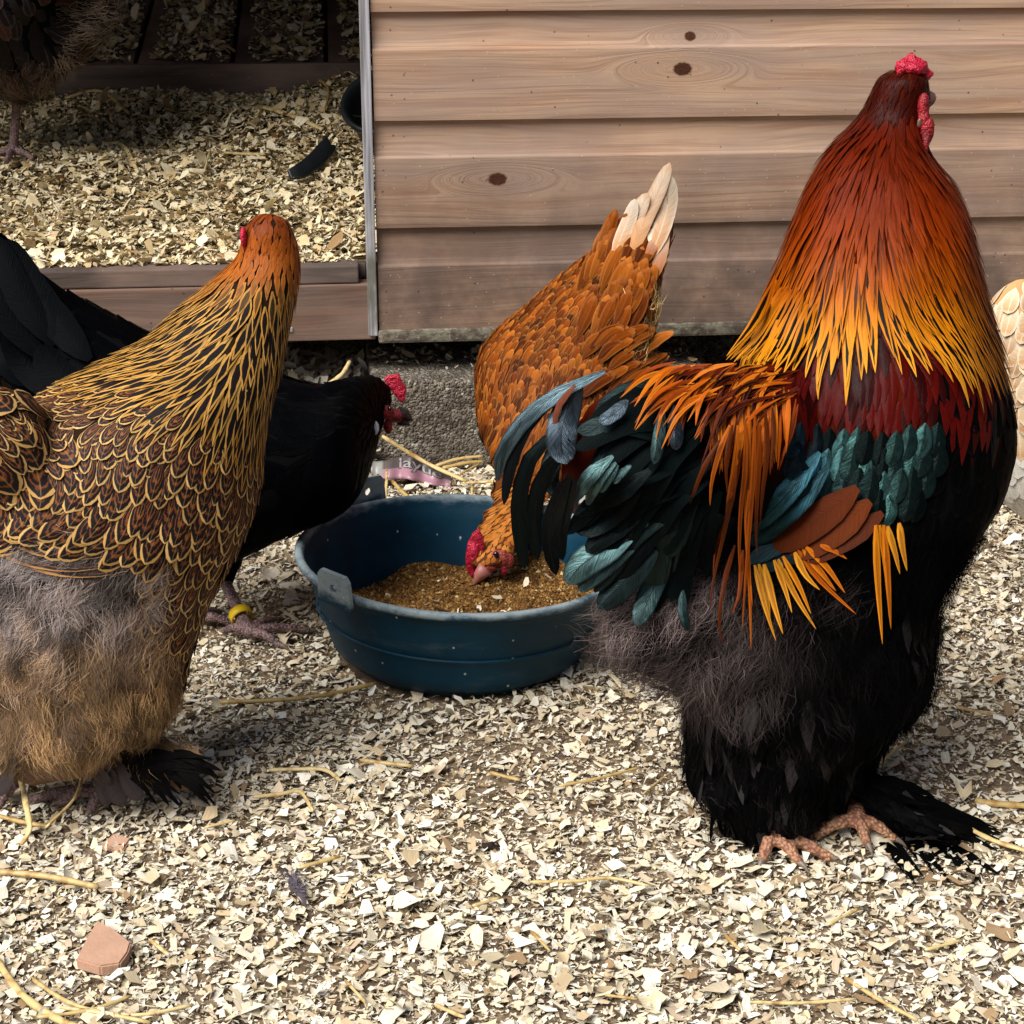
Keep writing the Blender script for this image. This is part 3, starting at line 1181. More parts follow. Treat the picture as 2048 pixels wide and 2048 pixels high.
straw([(440, 1404), (560, 1400), (660, 1388), (752, 1366)], 9, 'long straw stalk in front of the blue tub, left end')
straw([(1738, 1548), (1776, 1512), (1818, 1480)], 14, 'straw stalk right beside the black leg of the rooster')
straw([(1912, 1414), (1960, 1424), (2005, 1432)], 7, 'straw stalk on the ground under the buff hen')
straw([(1950, 1602), (2000, 1608), (2060, 1612)], 14, 'broad straw stalk at the right edge above the feathered foot')
straw([(1930, 1652), (1985, 1680), (2060, 1704)], 10, 'straw stalk at the right edge behind the feathered foot')
straw([(1286, 1588), (1320, 1560), (1352, 1538)], 8, 'brown straw stalk left of the rooster leg')
straw([(1060, 1764), (1150, 1762), (1220, 1756), (1300, 1772)], 7, 'wavy brown straw stalk in the middle of the foreground')
for q, lb in (([(945, 1812), (1000, 1795)], 'short straw stalk just left of the wavy brown one in the foreground'), ([(1118, 1572), (1200, 1556), (1282, 1534)], 'thin straw stalk between the tub and the rooster legs'),
              ([(1062, 1862), (1100, 1902)], 'short straw stalk below the wavy brown one'), ([(1500, 2004), (1600, 2006), (1712, 1998)], 'level straw stalk near the bottom edge below the rooster'),
              ([(1690, 1955), (1760, 2000), (1835, 2040)], 'straw stalk sloping down to the right below the rooster'), ([(1655, 1850), (1720, 1815)], 'short straw stalk just below the rooster feet'),
              ([(690, 1960), (740, 2015)], 'short steep straw stalk near the bottom edge, left of centre'), ([(980, 1545), (1040, 1560)], 'short straw stalk in front of the middle of the tub'),
              ([(720, 1520), (825, 1532)], 'straw stalk on the ground in front of the tub, left of its middle'), ([(300, 1880), (338, 1910)], 'short straw stalk right beside the terracotta shard'),
              ([(1450, 1870), (1480, 1900)], 'tiny straw stalk above the dark lump below the rooster'), ([(870, 2010), (930, 2035)], 'short straw stalk at the bottom edge near the centre'),
              ([(1210, 1990), (1275, 1998)], 'short level straw stalk at the bottom edge right of centre'), ([(600, 1735), (680, 1712)], 'straw stalk pointing at the loose grey feather'),
              ([(1850, 1900), (1925, 1880)], 'straw stalk in the lower right corner area of the ground'), ([(410, 1655), (470, 1640)], 'short straw stalk below the feathered foot of the laced hen')):
    straw(q, random.uniform(6, 9), lb)
straw([(426, 303), (480, 307), (532, 308)], 7, 'straight pale straw stalk in the middle of the doorway litter', on='litter')
straw([(520, 212), (580, 230), (645, 258)], 10, 'golden straw stalk near the black bucket', on='litter')
straw([(205, 288), (245, 290), (276, 345)], 9, 'bent brown straw stalk beside the dark hen leg', on='litter')
straw([(480, 168), (560, 150), (612, 150), (655, 175), (648, 225)], 6, 'hooked straw stalk below the landing rail', on='litter')
straw([(130, 196), (200, 182), (260, 228)], 7, 'dim straw stalk below the dark hen in the doorway', on='litter')
straw([(408, 345), (420, 300)], 7, 'short upright straw stalk in the doorway litter', on='litter')
straw([(764, 872, 2.10), (850, 924, 2.10), (932, 962, 2.06)], 9, 'long straw stalk leaning against the concrete block')
straw([(870, 932, 2.10), (915, 918, 2.11), (966, 912, 2.12)], 7, 'straw stalk at the foot of the block, upper of the pair')
straw([(885, 936, 2.10), (930, 926, 2.11), (968, 922, 2.12)], 8, 'pale split straw stalk at the foot of the block, lower of the pair')
straw([(774, 940, 2.06), (772, 975, 1.99), (769, 1012, 1.93)], 8, 'short straw stalk pointing down to the tub rim')
straw([(784, 962, 2.03), (806, 985, 1.99), (832, 1006, 1.94)], 8, 'olive straw stalk right of the one pointing at the tub')
straw([(925, 966, 2.06), (960, 964, 2.06), (992, 963, 2.05)], 6, 'level straw stalk left of the brown hen neck')
straw([(912, 955, 2.07), (935, 940, 2.09), (958, 928, 2.10)], 8, 'sloping straw stalk left of the brown hen breast')
straw([(944, 972, 2.03), (943, 1000, 1.98)], 7, 'stubby straw stalk behind the tub rim')
straw([(650, 772, 2.14), (684, 748, 2.16), (700, 722, 2.19)], 9, 'straw stalk lying behind the black hen neck')


# ------------------------------------------------------------------ small things
def shard(pxs, label, th=.009, z=.004):
    W = [G(x, y, z + th) for x, y in pxs]
    n_ = len(W)
    V = [tuple(p_) for p_ in W] + [(p_.x * 1.0, p_.y, p_.z - th) for p_ in W]
    bm = bmesh.new()
    vv = [bm.verts.new(v) for v in V]
    bm.faces.new(vv[:n_])
    bm.faces.new(vv[n_:][::-1])
    for i in range(n_):
        bm.faces.new((vv[i], vv[i + n_], vv[(i + 1) % n_ + n_], vv[(i + 1) % n_]))
    bmesh.ops.recalc_face_normals(bm, faces=bm.faces)
    bmesh.ops.bevel(bm, geom=list(bm.edges), offset=.0012, segments=2, affect='EDGES')
    me = bpy.data.meshes.new('tile_shard')
    bm.to_mesh(me)
    bm.free()
    me.materials.append(M_TERRA)
    o = bpy.data.objects.new('tile_shard', me)
    COL.objects.link(o)
    return tag(o, label, 'shard')


s1 = shard([(152, 1918), (170, 1880), (194, 1840), (228, 1856), (262, 1884), (256, 1904), (240, 1926), (200, 1932)], 'flat terracotta shard lying in the shavings at lower left')
s2 = shard([(200, 1690), (228, 1664), (262, 1676), (246, 1700)], 'small brown tile shard half buried near the laced hen foot', .005, .001)
for px, py, s_, lb in ((976, 1692, 15, 'small dark dropping left of centre in the foreground'), (1466, 1942, 16, 'dark lump on the ground below the rooster'), (1100, 1955, 10, 'tiny dark lump at bottom centre')):
    c = G(px, py, .006)
    V, F = remeshed([ball(px, py, c.y, s_, (1, .8, .7)), ball(px + s_, py + 4, c.y, s_ * .7, (1, .9, .7))], .0025, 2)
    V = V + np.array([list(mnoise.noise_vector(Vector(v) * 200)) for v in V]) * .0015
    tag(mesh_obj('dropping', V, F, M_DROP), lb, 'dropping', 'dark droppings on the shavings')

# crumpled printed scrap of plastic bag at the foot of the block
def m_bag():
    k = NT('printed_plastic')
    co = k.coord('UV')
    u, v, _ = k.sep(co)
    n1 = k.noise(k.coord(), 60, 3)
    c = k.mix(k.ss(k.math('ADD', v, k.math('MULTIPLY', n1, .06)), .52, .56), lin((156, 116, 128)), lin((88, 80, 78)))
    c = k.mix(k.ss(u, .17, .13), c, lin((136, 136, 130)))
    return k.out(c, .35, .45)


BAGX0, BAGX1 = 742, 902


def bag_pt(u, v):
    """surface of the scrap: u along 0..1, v up 0..1"""
    px = BAGX0 + (BAGX1 - BAGX0) * u
    base = 955 + (3 if u < .4 else 0) + 26 * max(0, u - .35) ** 1.1 / .65
    top = 924 - 12 * math.exp(-((u - .45) / .22) ** 2) + 48 * max(0, u - .55)
    py = base + (top - base) * v
    return P(px, py, 2.085 + .03 * v + .004 * math.sin(u * 22) + .003 * math.sin(u * 9 + v * 5))


nu, nv = 40, 8
V = [tuple(bag_pt(i / nu, j / nv)) for i in range(nu + 1) for j in range(nv + 1)]
F = [(i * (nv + 1) + j, (i + 1) * (nv + 1) + j, (i + 1) * (nv + 1) + j + 1, i * (nv + 1) + j + 1) for i in range(nu) for j in range(nv)]
bag = mesh_obj('plastic_scrap', V, F, m_bag())
uvl = bag.data.uv_layers.new(name='UVMap')
for lp in bag.data.loops:
    i, j = divmod(lp.vertex_index, nv + 1)
    uvl.data[lp.index].uv = (i / nu, j / nv)
tag(bag, 'crumpled pink and grey printed plastic scrap at the foot of the concrete block', 'plastic scrap')
sl = bag.modifiers.new('s', 'SOLIDIFY')
sl.thickness = .0008
sl.offset = 1.0
M_INK0 = simple('dark_ink', lin((70, 62, 62)), .4, .4, 60, .1)
M_INK1 = simple('pale_ink', lin((150, 146, 146)), .4, .4, 60, .1)
for off, bold, mt in ((.0012, .10, M_INK0), (.0020, .015, M_INK1)):
    cu = bpy.data.curves.new('lettering', 'FONT')
    cu.body = 'layue'
    cu.size = 1.0
    cu.offset = bold * .5
    cu.resolution_u = 3
    to = bpy.data.objects.new('tmp', cu)
    COL.objects.link(to)
    dg = bpy.context.evaluated_depsgraph_get()
    m2 = to.evaluated_get(dg).to_mesh()
    bmt = bmesh.new()
    bmt.from_mesh(m2)
    bmesh.ops.triangulate(bmt, faces=bmt.faces)
    bmesh.ops.subdivide_edges(bmt, edges=[e for e in bmt.edges if e.calc_length() > .15], cuts=2)
    xs = [v.co.x for v in bmt.verts]
    x0_, x1_ = min(xs), max(xs)
    VV = []
    for v in bmt.verts:
        u = .335 + .60 * (v.co.x - (-.02)) / 2.25
        w_ = .50 + .62 * v.co.y
        VV.append(bag_pt(u, w_) + Vector((0, -off, off * .6)))
    FF = [tuple(w.index for w in f.verts) for f in bmt.faces]
    bmt.free()
    bpy.data.objects.remove(to)
    mesh_obj('lettering', VV, FF, mt, bag, smooth=False)

# black bucket and a curled dark strip inside the doorway
bc = P(782, 200, 2.66)
bk = empty('black_bucket', (bc.x, bc.y, bc.z - .10))
tag(bk, 'black plastic bucket tilted inside the doorway behind the corner trim', 'bucket')
pr = [(.001, -.110), (.032, -.110), (.036, -.105)] + [(.036 + .022 * t, -.105 + .10 * t) for t in np.linspace(.1, 1, 6)] + [(.064, -.004), (.0655, .0), (.064, .004), (.059, .002), (.055, -.004)] + [(.055 - .021 * t, -.004 - .098 * t) for t in np.linspace(.1, 1, 6)] + [(.001, -.1025)]
pr = [(a_ * 1.18, b_ * 1.35) for a_, b_ in pr]
bo = mesh_obj('bucket_shell', *lathe(pr, 48), M_BUCKET, bk)
bo.location = (0, 0, .10)
bo.rotation_euler = (math.radians(32), math.radians(-10), 0)
hp = [(math.cos(a) * .076, 0, -abs(math.sin(a)) * .03 + .001) for a in np.linspace(0, math.pi, 15)]
ho = mesh_obj('handle', *tube(hp, [.0022] * 15, 6), M_BUCKET, bk)
ho.location = (0, 0, .10)
ho.rotation_euler = bo.rotation_euler
pts = [(586, 362), (610, 358), (640, 340), (660, 318), (672, 300), (656, 296)]
W = []
for (px, py) in pts:
    rr = ray(px, py)
    t = 2.2
    while t < 3.3:
        t += .003
        l_ = CAMP + rr * t - SHED_O
        if CAMP.z + rr.z * t < float(litter_h(np.float64(l_.dot(SH_U)), np.float64(l_.dot(SH_N)))) + .012:
            break
    W.append(CAMP + rr * t)
a = catmull([tuple(w) for w in W], 5)
V, F = [], []
for i, q in enumerate(a):
    wd = .021 * math.sin(math.pi * (i + 1.5) / (len(a) + 2)) ** .5
    b_ = Vector(q)
    for s_, dz in ((0, 0), (.5, -.004), (1, .004)):
        V.append(tuple(b_ + (RGT * -.75 + UPV * .6) * wd * s_ + Vector((0, 0, .006 + dz))))
for i in range(len(a) - 1):
    for j in range(2):
        F.append((i * 3 + j, (i + 1) * 3 + j, (i + 1) * 3 + j + 1, i * 3 + j + 1))
cs = mesh_obj('rubber_strip', V, F, M_BUCKET)
sm = cs.modifiers.new('s', 'SOLIDIFY')
sm.thickness = .004
tag(cs, 'curved dark strip half buried in the doorway litter near the bucket', 'strip')

# ================================================================== birds
TS = {7: np.array([0, .22, .45, .65, .80, .92, 1.0]), 9: np.array([0, .14, .30, .46, .60, .74, .86, .95, 1.0])}


def w_round(t):
    a = np.clip(t / .5, 0, 1) ** .6 * .96 + .04
    b = np.sqrt(np.clip(1 - np.clip((t - .55) / .45, 0, 1) ** 2.2, 0, 1))
    return a * np.maximum(b, .06)


def w_lance(t):
    a = np.clip(t / .35, 0, 1) ** .7 * .8 + .2
    b = np.clip((1 - t) / .55, 0, 1) ** .75
    return np.maximum(a * b, .03)


def w_long(t):
    a = np.clip(t / .2, 0, 1) ** .7 * .6 + .4
    b = np.clip((1 - t) / .7, 0, 1) ** .6
    return np.maximum(a * b, .03)


def w_sickle(t):
    a = np.clip(t / .35, 0, 1) ** .7 * .75 + .25
    b = np.sqrt(np.clip(1 - np.clip((t - .62) / .38, 0, 1) ** 2.4, 0, 1))
    return a * np.maximum(b, .08)


def sm(a, b, x):
    t = min(1, max(0, (x - a) / (b - a)))
    return t * t * (3 - 2 * t)


class Feathers:
    """collects feather blades; emits them as one part or as one part each"""

    def __init__(self):
        self.V, self.F, self.UV, self.A, self.B = [], [], [], [], []
        self.n = 0

    def add(self, sp, nr, w, shape, A, B, stripe=1.0, camber=.25, cols=2, notch=0.0):
        sp, nr = np.asarray(sp, float), np.asarray(nr, float)
        N = len(sp)
        t = np.linspace(0, 1, N)
        s = np.concatenate([[0], np.cumsum(np.linalg.norm(np.diff(sp, axis=0), axis=1))])
        s = s / (s[-1] or 1)
        ts = TS[9] if N >= 9 else TS[7]
        sp = np.stack([np.interp(ts, s, sp[:, k]) for k in range(3)], 1)
        nr = np.stack([np.interp(ts, s, nr[:, k]) for k in range(3)], 1)
        tg = np.gradient(sp, axis=0)
        sd = np.cross(nr, tg)
        sd /= np.linalg.norm(sd, axis=1, keepdims=True) + 1e-12
        up = np.cross(tg, sd)
        up /= np.linalg.norm(up, axis=1, keepdims=True) + 1e-12
        ww = w * shape(ts)
        us = np.linspace(-1, 1, cols + 1)
        M = len(ts)
        asym = random.uniform(.85, 1.15)
        jit = 1 + np.array([[random.uniform(-notch, notch) for _ in us] for _ in ts]) if notch else 1.0
        off = (us[None] * np.where(us[None] < 0, asym, 1 / asym) * ww[:, None] * jit)
        V = sp[:, None] + sd[:, None] * off[..., None] - up[:, None] * (camber * ww[:, None] * us[None] ** 2)[..., None]
        if notch:
            V = V + tg[:, None] * (np.random.rand(M, cols + 1, 1) - .5) * notch
        b = self.n
        C = cols + 1
        self.V.append(V.reshape(-1, 3))
        for i in range(M - 1):
            for j in range(cols):
                self.F.append((b + i * C + j, b + i * C + j + 1, b + (i + 1) * C + j + 1, b + (i + 1) * C + j))
        self.UV.append(np.stack([np.tile((us * .5 + .5)[None], (M, 1)), np.tile(ts[:, None], (1, C))], -1).reshape(-1, 2))
        r = random.random()
        if callable(A):
            cA = np.array([A(p_) for p_ in sp])
        elif isinstance(A[0], (tuple, list)):
            g_ = ts[:, None] ** 1.3
            cA = np.array(A[0])[None] * (1 - g_) + np.array(A[1])[None] * g_
        else:
            cA = np.tile(A, (M, 1))
        self.A.append(np.repeat(np.hstack([cA, np.full((M, 1), r)]), C, axis=0))
        self.B.append(np.tile((*B, stripe), (M * C, 1)))
        self.n += M * C

    def emit(self, name, mat, bird, kind=None, parent=None):
        if not self.V:
            return None
        o = mesh_obj(name, np.vstack(self.V), self.F, mat, parent or bird.root, bird.org)
        me = o.data
        me.attributes.new('fcol', 'FLOAT_COLOR', 'POINT').data.foreach_set('color', np.vstack(self.A).reshape(-1))
        me.attributes.new('fcol2', 'FLOAT_COLOR', 'POINT').data.foreach_set('color', np.vstack(self.B).reshape(-1))
        uvl = me.uv_layers.new(name='UVMap')
        idx = np.empty(len(me.loops), np.int32)
        me.loops.foreach_get('vertex_index', idx)
        uvl.data.foreach_set('uv', np.vstack(self.UV)[idx].reshape(-1))
        if kind:
            o['kind'] = kind
        return o


class Bird:
    def __init__(self, name, base, label, cat, parts, voxel=.006, smooth=8, mat=None, guides=(), bodyname='body', lumps=0.0, lumpz=(.24, .18)):
        self.org = Vector((base.x, base.y, base.z))
        self.root = empty(name, self.org)
        tag(self.root, label, cat, 'chickens in the run')
        V, F = remeshed(parts, voxel, smooth)
        if lumps:
            for i_, v_ in enumerate(V):
                k_ = lumps * sm(*lumpz, v_[2])
                if k_:
                    V[i_] = v_ + np.array(mnoise.noise_vector(Vector(v_) * 24)) * k_ + np.array(mnoise.noise_vector(Vector(v_) * 50)) * k_ * .4
        self.V, self.F = V, F
        self.body = mesh_obj(bodyname, V, F, mat, self.root, self.org)
        self.bvh = BVHTree.FromPolygons([tuple(v) for v in V], F)
        g = np.array([(a, b, c / math.hypot(c, d), d / math.hypot(c, d)) for a, b, c, d in guides], float)
        self.g = g
        # area sampling tables
        tri = []
        for f in F:
            tri.append((f[0], f[1], f[2]))
            if len(f) == 4:
                tri.append((f[0], f[2], f[3]))
        tri = np.array(tri)
        a, b, c = V[tri[:, 0]], V[tri[:, 1]], V[tri[:, 2]]
        nn = np.cross(b - a, c - a)
        ar = np.linalg.norm(nn, axis=1) * .5
        self.tri, self.ar, self.tn = (a, b, c), ar, nn / (ar[:, None] * 2 + 1e-15)

    def part(self, name, vf, mat, parent=None, smooth=True):
        return mesh_obj(name, vf[0], vf[1], mat, parent or self.root, self.org, smooth)

    def samples(self, mind, seed, region=None, front=None):
        """blue-noise points; region(px, py, normal, p) -> bool"""
        r = np.random.default_rng(seed)
        n = int(self.ar.sum() / (mind * mind) * 3.0)
        k = r.choice(len(self.ar), n, p=self.ar / self.ar.sum())
        u, v = r.random(n), r.random(n)
        m = u + v > 1
        u[m], v[m] = 1 - u[m], 1 - v[m]
        a, b, c = self.tri
        pts = a[k] + (b[k] - a[k]) * u[:, None] + (c[k] - a[k]) * v[:, None]
        nr = self.tn[k]
        grid, out = {}, []
        cs = mind
        for p, q in zip(pts, nr):
            key = (int(p[0] // cs), int(p[1] // cs), int(p[2] // cs))
            ok = True
            for dx in (-1, 0, 1):
                for dy in (-1, 0, 1):
                    for dz in (-1, 0, 1):
                        for e in grid.get((key[0] + dx, key[1] + dy, key[2] + dz), ()):
                            if (e[0] - p[0]) ** 2 + (e[1] - p[1]) ** 2 + (e[2] - p[2]) ** 2 < mind * mind:
                                ok = False
                                break
                        if not ok:
                            break
                    if not ok:
                        break
                if not ok:
                    break
            if not ok:
                continue
            grid.setdefault(key, []).append(p)
            P3, N3 = Vector(p), Vector(q)
            px, py = proj(P3)
            if region is None or region(px, py):
                out.append((P3, N3, px, py))
        return out

    def flow(self, p, n):
        px, py = proj(p)
        d = 1.0 / ((self.g[:, 0] - px) ** 2 + (self.g[:, 1] - py) ** 2 + 400.0) ** 1.6
        dx, dy = (self.g[:, 2] * d).sum(), (self.g[:, 3] * d).sum()
        v = RGT * dx - UPV * dy
        v = v - n * v.dot(n)
        if v.length < 1e-9:
            v = n.orthogonal()
        return v.normalized()

    def walk(self, p, n, L, K=6, lift0=.0005, lift1=.004, jitter=.1, stiff=.5):
        d = self.flow(p, n)
        d = (d + n.cross(d) * random.gauss(0, jitter)).normalized()
        pts, nrm = [tuple(p + n * lift0)], [tuple(n)]
        st = L / K
        for i in range(1, K + 1):
            q = p + d * st
            loc, nor, _, _ = self.bvh.find_nearest(q)
            n = (n * .5 + nor * .5).normalized()
            p = loc
            f = self.flow(p, n)
            d = (d * stiff + f * (1 - stiff))
            d = (d - n * d.dot(n)).normalized()
            t = i / K
            pts.append(tuple(p + n * (lift0 + (lift1 - lift0) * t ** 1.1)))
            nrm.append(tuple(n))
        return pts, nrm

    def coat(self, pts, L, W, shape, col, fe, K=6, lift1=.004, jitter=.1, camber=.25, cols=2, notch=0.0):
        """L, W: functions of (px, py); col: function -> (A, B, stripe)"""
        for p, n, px, py in pts:
            l = L(px, py) * random.uniform(.85, 1.15)
            sp, nr = self.walk(p, n, l, K, .0006, lift1 * .6 * random.uniform(.7, 1.3), jitter)
            A, B, st = col(px, py)
            k = random.uniform(.8, 1.15)
            A = (lambda q, f_=A, k_=k: tuple(x * k_ for x in f_(q))) if callable(A) else tuple(tuple(x * k for x in a_) for a_ in A) if isinstance(A[0], tuple) else tuple(x * k for x in A)
            fe.add(sp, nr, W(px, py) * random.uniform(.85, 1.15), shape, A, B, st, camber * .5, cols, notch)

    def hit(self, px, py, off, fallback):
        r = ray(px, py)
        loc, nor, _, dist = self.bvh.ray_cast(CAMP, r)
        if loc is None:
            return P(px, py, fallback), -FWD
        return loc - r * off, nor

    def quill(self, pts, wpx, shape, A, B, fe, off=.01, fall=1.3, stripe=1.0, camber=.25, cols=4, n=10, tiltn=0.0, notch=0.0, roll=0.0):
        """feather through photograph points, lying off the body surface (or at distance fall)"""
        q = catmull([(*a,) for a in pts], 5) if len(pts) > 2 else resample(pts, 8)
        q = resample(q, n)
        Wp, last = [], None
        ds = []
        for a in q:
            h, nn = self.hit(a[0], a[1], off, fall)
            ds.append(h.y)
        ds = np.array(ds)
        for _ in range(3):
            ds[1:-1] = np.minimum(ds[1:-1], (ds[:-2] + ds[2:]) / 2)
            ds = np.convolve(np.pad(ds, 1, mode='edge'), [.25, .5, .25], 'valid')
        Wp = [P(a[0], a[1], d) for a, d in zip(q, ds)]
        Wp = [p if p.z > .006 else G(a[0], a[1], .006) for p, a in zip(Wp, q)]
        tg = np.gradient(np.array([tuple(p) for p in Wp]), axis=0)
        nr = []
        for p, t in zip(Wp, tg):
            v = (-FWD + UPV * .35 + RGT * (tiltn + roll)).normalized()
            t = Vector(t).normalized()
            nr.append(tuple((v - t * v.dot(t)).normalized()))
        fe.add([tuple(p) for p in Wp], nr, wpx * .5 * mpp(Wp[0]), shape, A, B, stripe, camber * .5, cols, notch)


def down(bird, pts, L, col, name, barbs_n=30, spread=1.0, lift=.5, width=.0003, jitter=.5):
    """downy tufts: each a fan of fine curved barbs along a short shaft"""
    r = np.random.default_rng(len(pts) + barbs_n)
    P_, N_, D_, L_, C_ = [], [], [], [], []
    for p, n, px, py in pts:
        if n.dot(CAMP - p) < -.2 and random.random() < .55:
            continue
        d = bird.flow(p, n)
        d = (d + n.cross(d) * random.gauss(0, jitter)).normalized()
        P_.append(p); N_.append(n); D_.append(d)
        L_.append(L(px, py) * random.uniform(.7, 1.25))
        k0 = random.uniform(.7, 1.3) * (.28 + .95 * sm(-.35, .3, mnoise.noise(p * 34) + .5 * mnoise.noise(p * 80)))
        C_.append([min(1, x * k0) for x in col(px, py)])
    p, n, d = (np.array([tuple(v) for v in a])[:, None] for a in (P_, N_, D_))
    s = np.cross(n, d)
    l = np.array(L_)[:, None, None]
    T, B = len(P_), barbs_n
    lf = lift * r.uniform(.5, 1.4, (T, 1, 1))
    t = (np.arange(B) / B)[None, :, None]
    nrm = lambda v: v / (np.linalg.norm(v, axis=-1, keepdims=True) + 1e-12)
    root = p + d * (l * r.uniform(-.35, .45, (T, B, 1))) + s * (l * r.normal(0, .26, (T, B, 1))) + n * (l * .12 * r.random((T, B, 1)) * lf)
    an = r.normal(0, .45 * spread, (T, B, 1))
    dr = nrm(d * np.cos(an) + s * np.sin(an) + n * lf * r.uniform(.1, .8, (T, B, 1)) + r.normal(0, .12, (T, B, 3)))
    bl = l * r.uniform(.3, .7, (T, B, 1))
    m1 = root + dr * bl * .5
    d2 = nrm(dr * .7 + d * .3 - n * lf * .3 + r.normal(0, .32, (T, B, 3)) + np.array([0, 0, -.15]))
    e = m1 + d2 * bl * .5
    e = e * .6 + (p + d * l * .95 + n * l * .3 * lf + r.normal(0, .12, (T, B, 3)) * l) * .4
    w = nrm(np.cross(dr, np.broadcast_to(n, dr.shape)) + r.normal(0, .6, (T, B, 3))) * width
    V = np.stack([root - w, root + w, m1 - w * .8, m1 + w * .8, e], 2)
    M = T * B
    q = np.array([0, 1, 3, 2, 2, 3, 4])
    idx = (np.arange(M)[:, None] * 5 + q[None]).reshape(-1).astype(np.int32)
    ls = (np.arange(M)[:, None] * 7 + np.array([0, 4])[None]).reshape(-1).astype(np.int32)
    me = bpy.data.meshes.new(name)
    me.vertices.add(M * 5)
    me.vertices.foreach_set('co', (V.reshape(-1, 3) - np.array(bird.org)).reshape(-1))
    me.loops.add(len(idx))
    me.loops.foreach_set('vertex_index', idx)
    me.polygons.add(len(ls))
    me.polygons.foreach_set('loop_start', ls)
    cc = np.ones((T, B, 5, 4))
    cc[..., :3] = np.clip(np.array(C_)[:, None, None] * r.uniform(.7, 1.3, (T, B, 1, 1)), 0, 1)
    me.attributes.new('fcol', 'FLOAT_COLOR', 'POINT').data.foreach_set('color', cc.reshape(-1))
    me.update(calc_edges=True)
    me.validate()
    me.materials.append(M_DOWN)
    o = bpy.data.objects.new(name, me)
    COL.objects.link(o)
    o.parent = bird.root
    o['kind'] = 'stuff'
    return o


def toe(pts, r0, r1):
    a = catmull([tuple(p) for p in pts], 5)
    n = len(a)
    rad = [(r0 + (r1 - r0) * i / (n - 1)) * (1 + .10 * math.sin(i * 2.1)) for i in range(n)]
    return tube(a, rad, 10)


def claw(p0, p1, r):
    p0, p1 = Vector(p0), Vector(p1)
    mid = (p0 + p1) / 2 + Vector((0, 0, .002))
    a = catmull([tuple(p0), tuple(mid), tuple(p1)], 4)
    return tube(a, [r * (1 - .85 * i / (len(a) - 1)) for i in range(len(a))], 7)


def foot(bird, ankle, shank_top, tips, mat, r=.007, claws=True, name='leg'):
    """one leg: shank with toes as one mesh, claws as sub-parts"""
    parts = [tube([tuple(p) for p in catmull([tuple(shank_top), tuple((Vector(shank_top) + Vector(ankle)) / 2), tuple(ankle)], 5)], [r * 1.0, r, r * .95, r * .9, r * .9, r * .92, r * .95, r, r * 1.05, r * 1.1, r * 1.1], 12)]
    for tp in tips:
        tp = Vector(tp)
        an = Vector(ankle)
        mid = an.lerp(tp, .5) + Vector((0, 0, .004))
        parts.append(toe([an, mid, tp], r * .9, r * .55))
    V, F = remeshed(parts, .0017, 2)
    lg_ = bird.part(name, (V, F), mat)
    if claws:
        for tp in tips:
            tp = Vector(tp)
            d = (tp - Vector(ankle)).normalized()
            e = tp + d * .011
            e.z = max(.003, tp.z - .005)
            mesh_obj('claw', *claw(tp - d * .003, e, r * .5), M_CLAW, lg_, bird.org)
    return lg_


BLK = (.0018, .0018, .002)

# ------------------------------------------------------------------ rooster
RD = 1.33
neck = [(1816, 138, 1.40, 30, 1.2), (1806, 156, 1.40, 51, 1.1), (1800, 190, 1.40, 59, 1.05), (1787, 232, 1.40, 69, 1), (1762, 290, 1.39, 94, 1), (1757, 322, 1.385, 114, 1), (1764, 395, 1.375, 156, .95), (1760, 500, 1.36, 186, .95), (1752, 600, 1.35, 215, .92), (1748, 700, 1.335, 246, .9),
        (1752, 790, 1.325, 268, .85), (1742, 880, 1.32, 286, .82), (1722, 980, 1.31, 280, .82), (1680, 1080, 1.30, 258, .82), (1640, 1190, 1.29, 240, .82), (1610, 1300, 1.275, 246, .78), (1584, 1400, 1.265, 226, .75), (1545, 1490, 1.255, 176, .75), (1530, 1570, 1.245, 146, .75), (1540, 1630, 1.235, 96, .8), (1545, 1660, 1.23, 60, .8)]
tail = [(1600, 900, 1.27, 180, .6), (1450, 880, 1.24, 150, .5), (1320, 870, 1.215, 130, .42), (1200, 890, 1.20, 105, .35), (1120, 940, 1.19, 60, .3)]
rump = [(1560, 1230, 1.27, 170, .8), (1420, 1240, 1.24, 150, .7), (1290, 1260, 1.225, 105, .6), (1205, 1262, 1.22, 50, .6)]
rthigh = [(1750, 1250, 1.31, 125, .8), (1765, 1350, 1.30, 92, .8), (1730, 1430, 1.30, 72, .8), (1704, 1510, 1.295, 46, .8), (1704, 1580, 1.29, 36, .8)]
ffoot = [(1690, 1550, 1.28, 44, .7), (1760, 1600, 1.25, 50, .5), (1830, 1640, 1.22, 40, .4), (1890, 1675, 1.20, 26, .35), (1925, 1700, 1.19, 12, .3)]
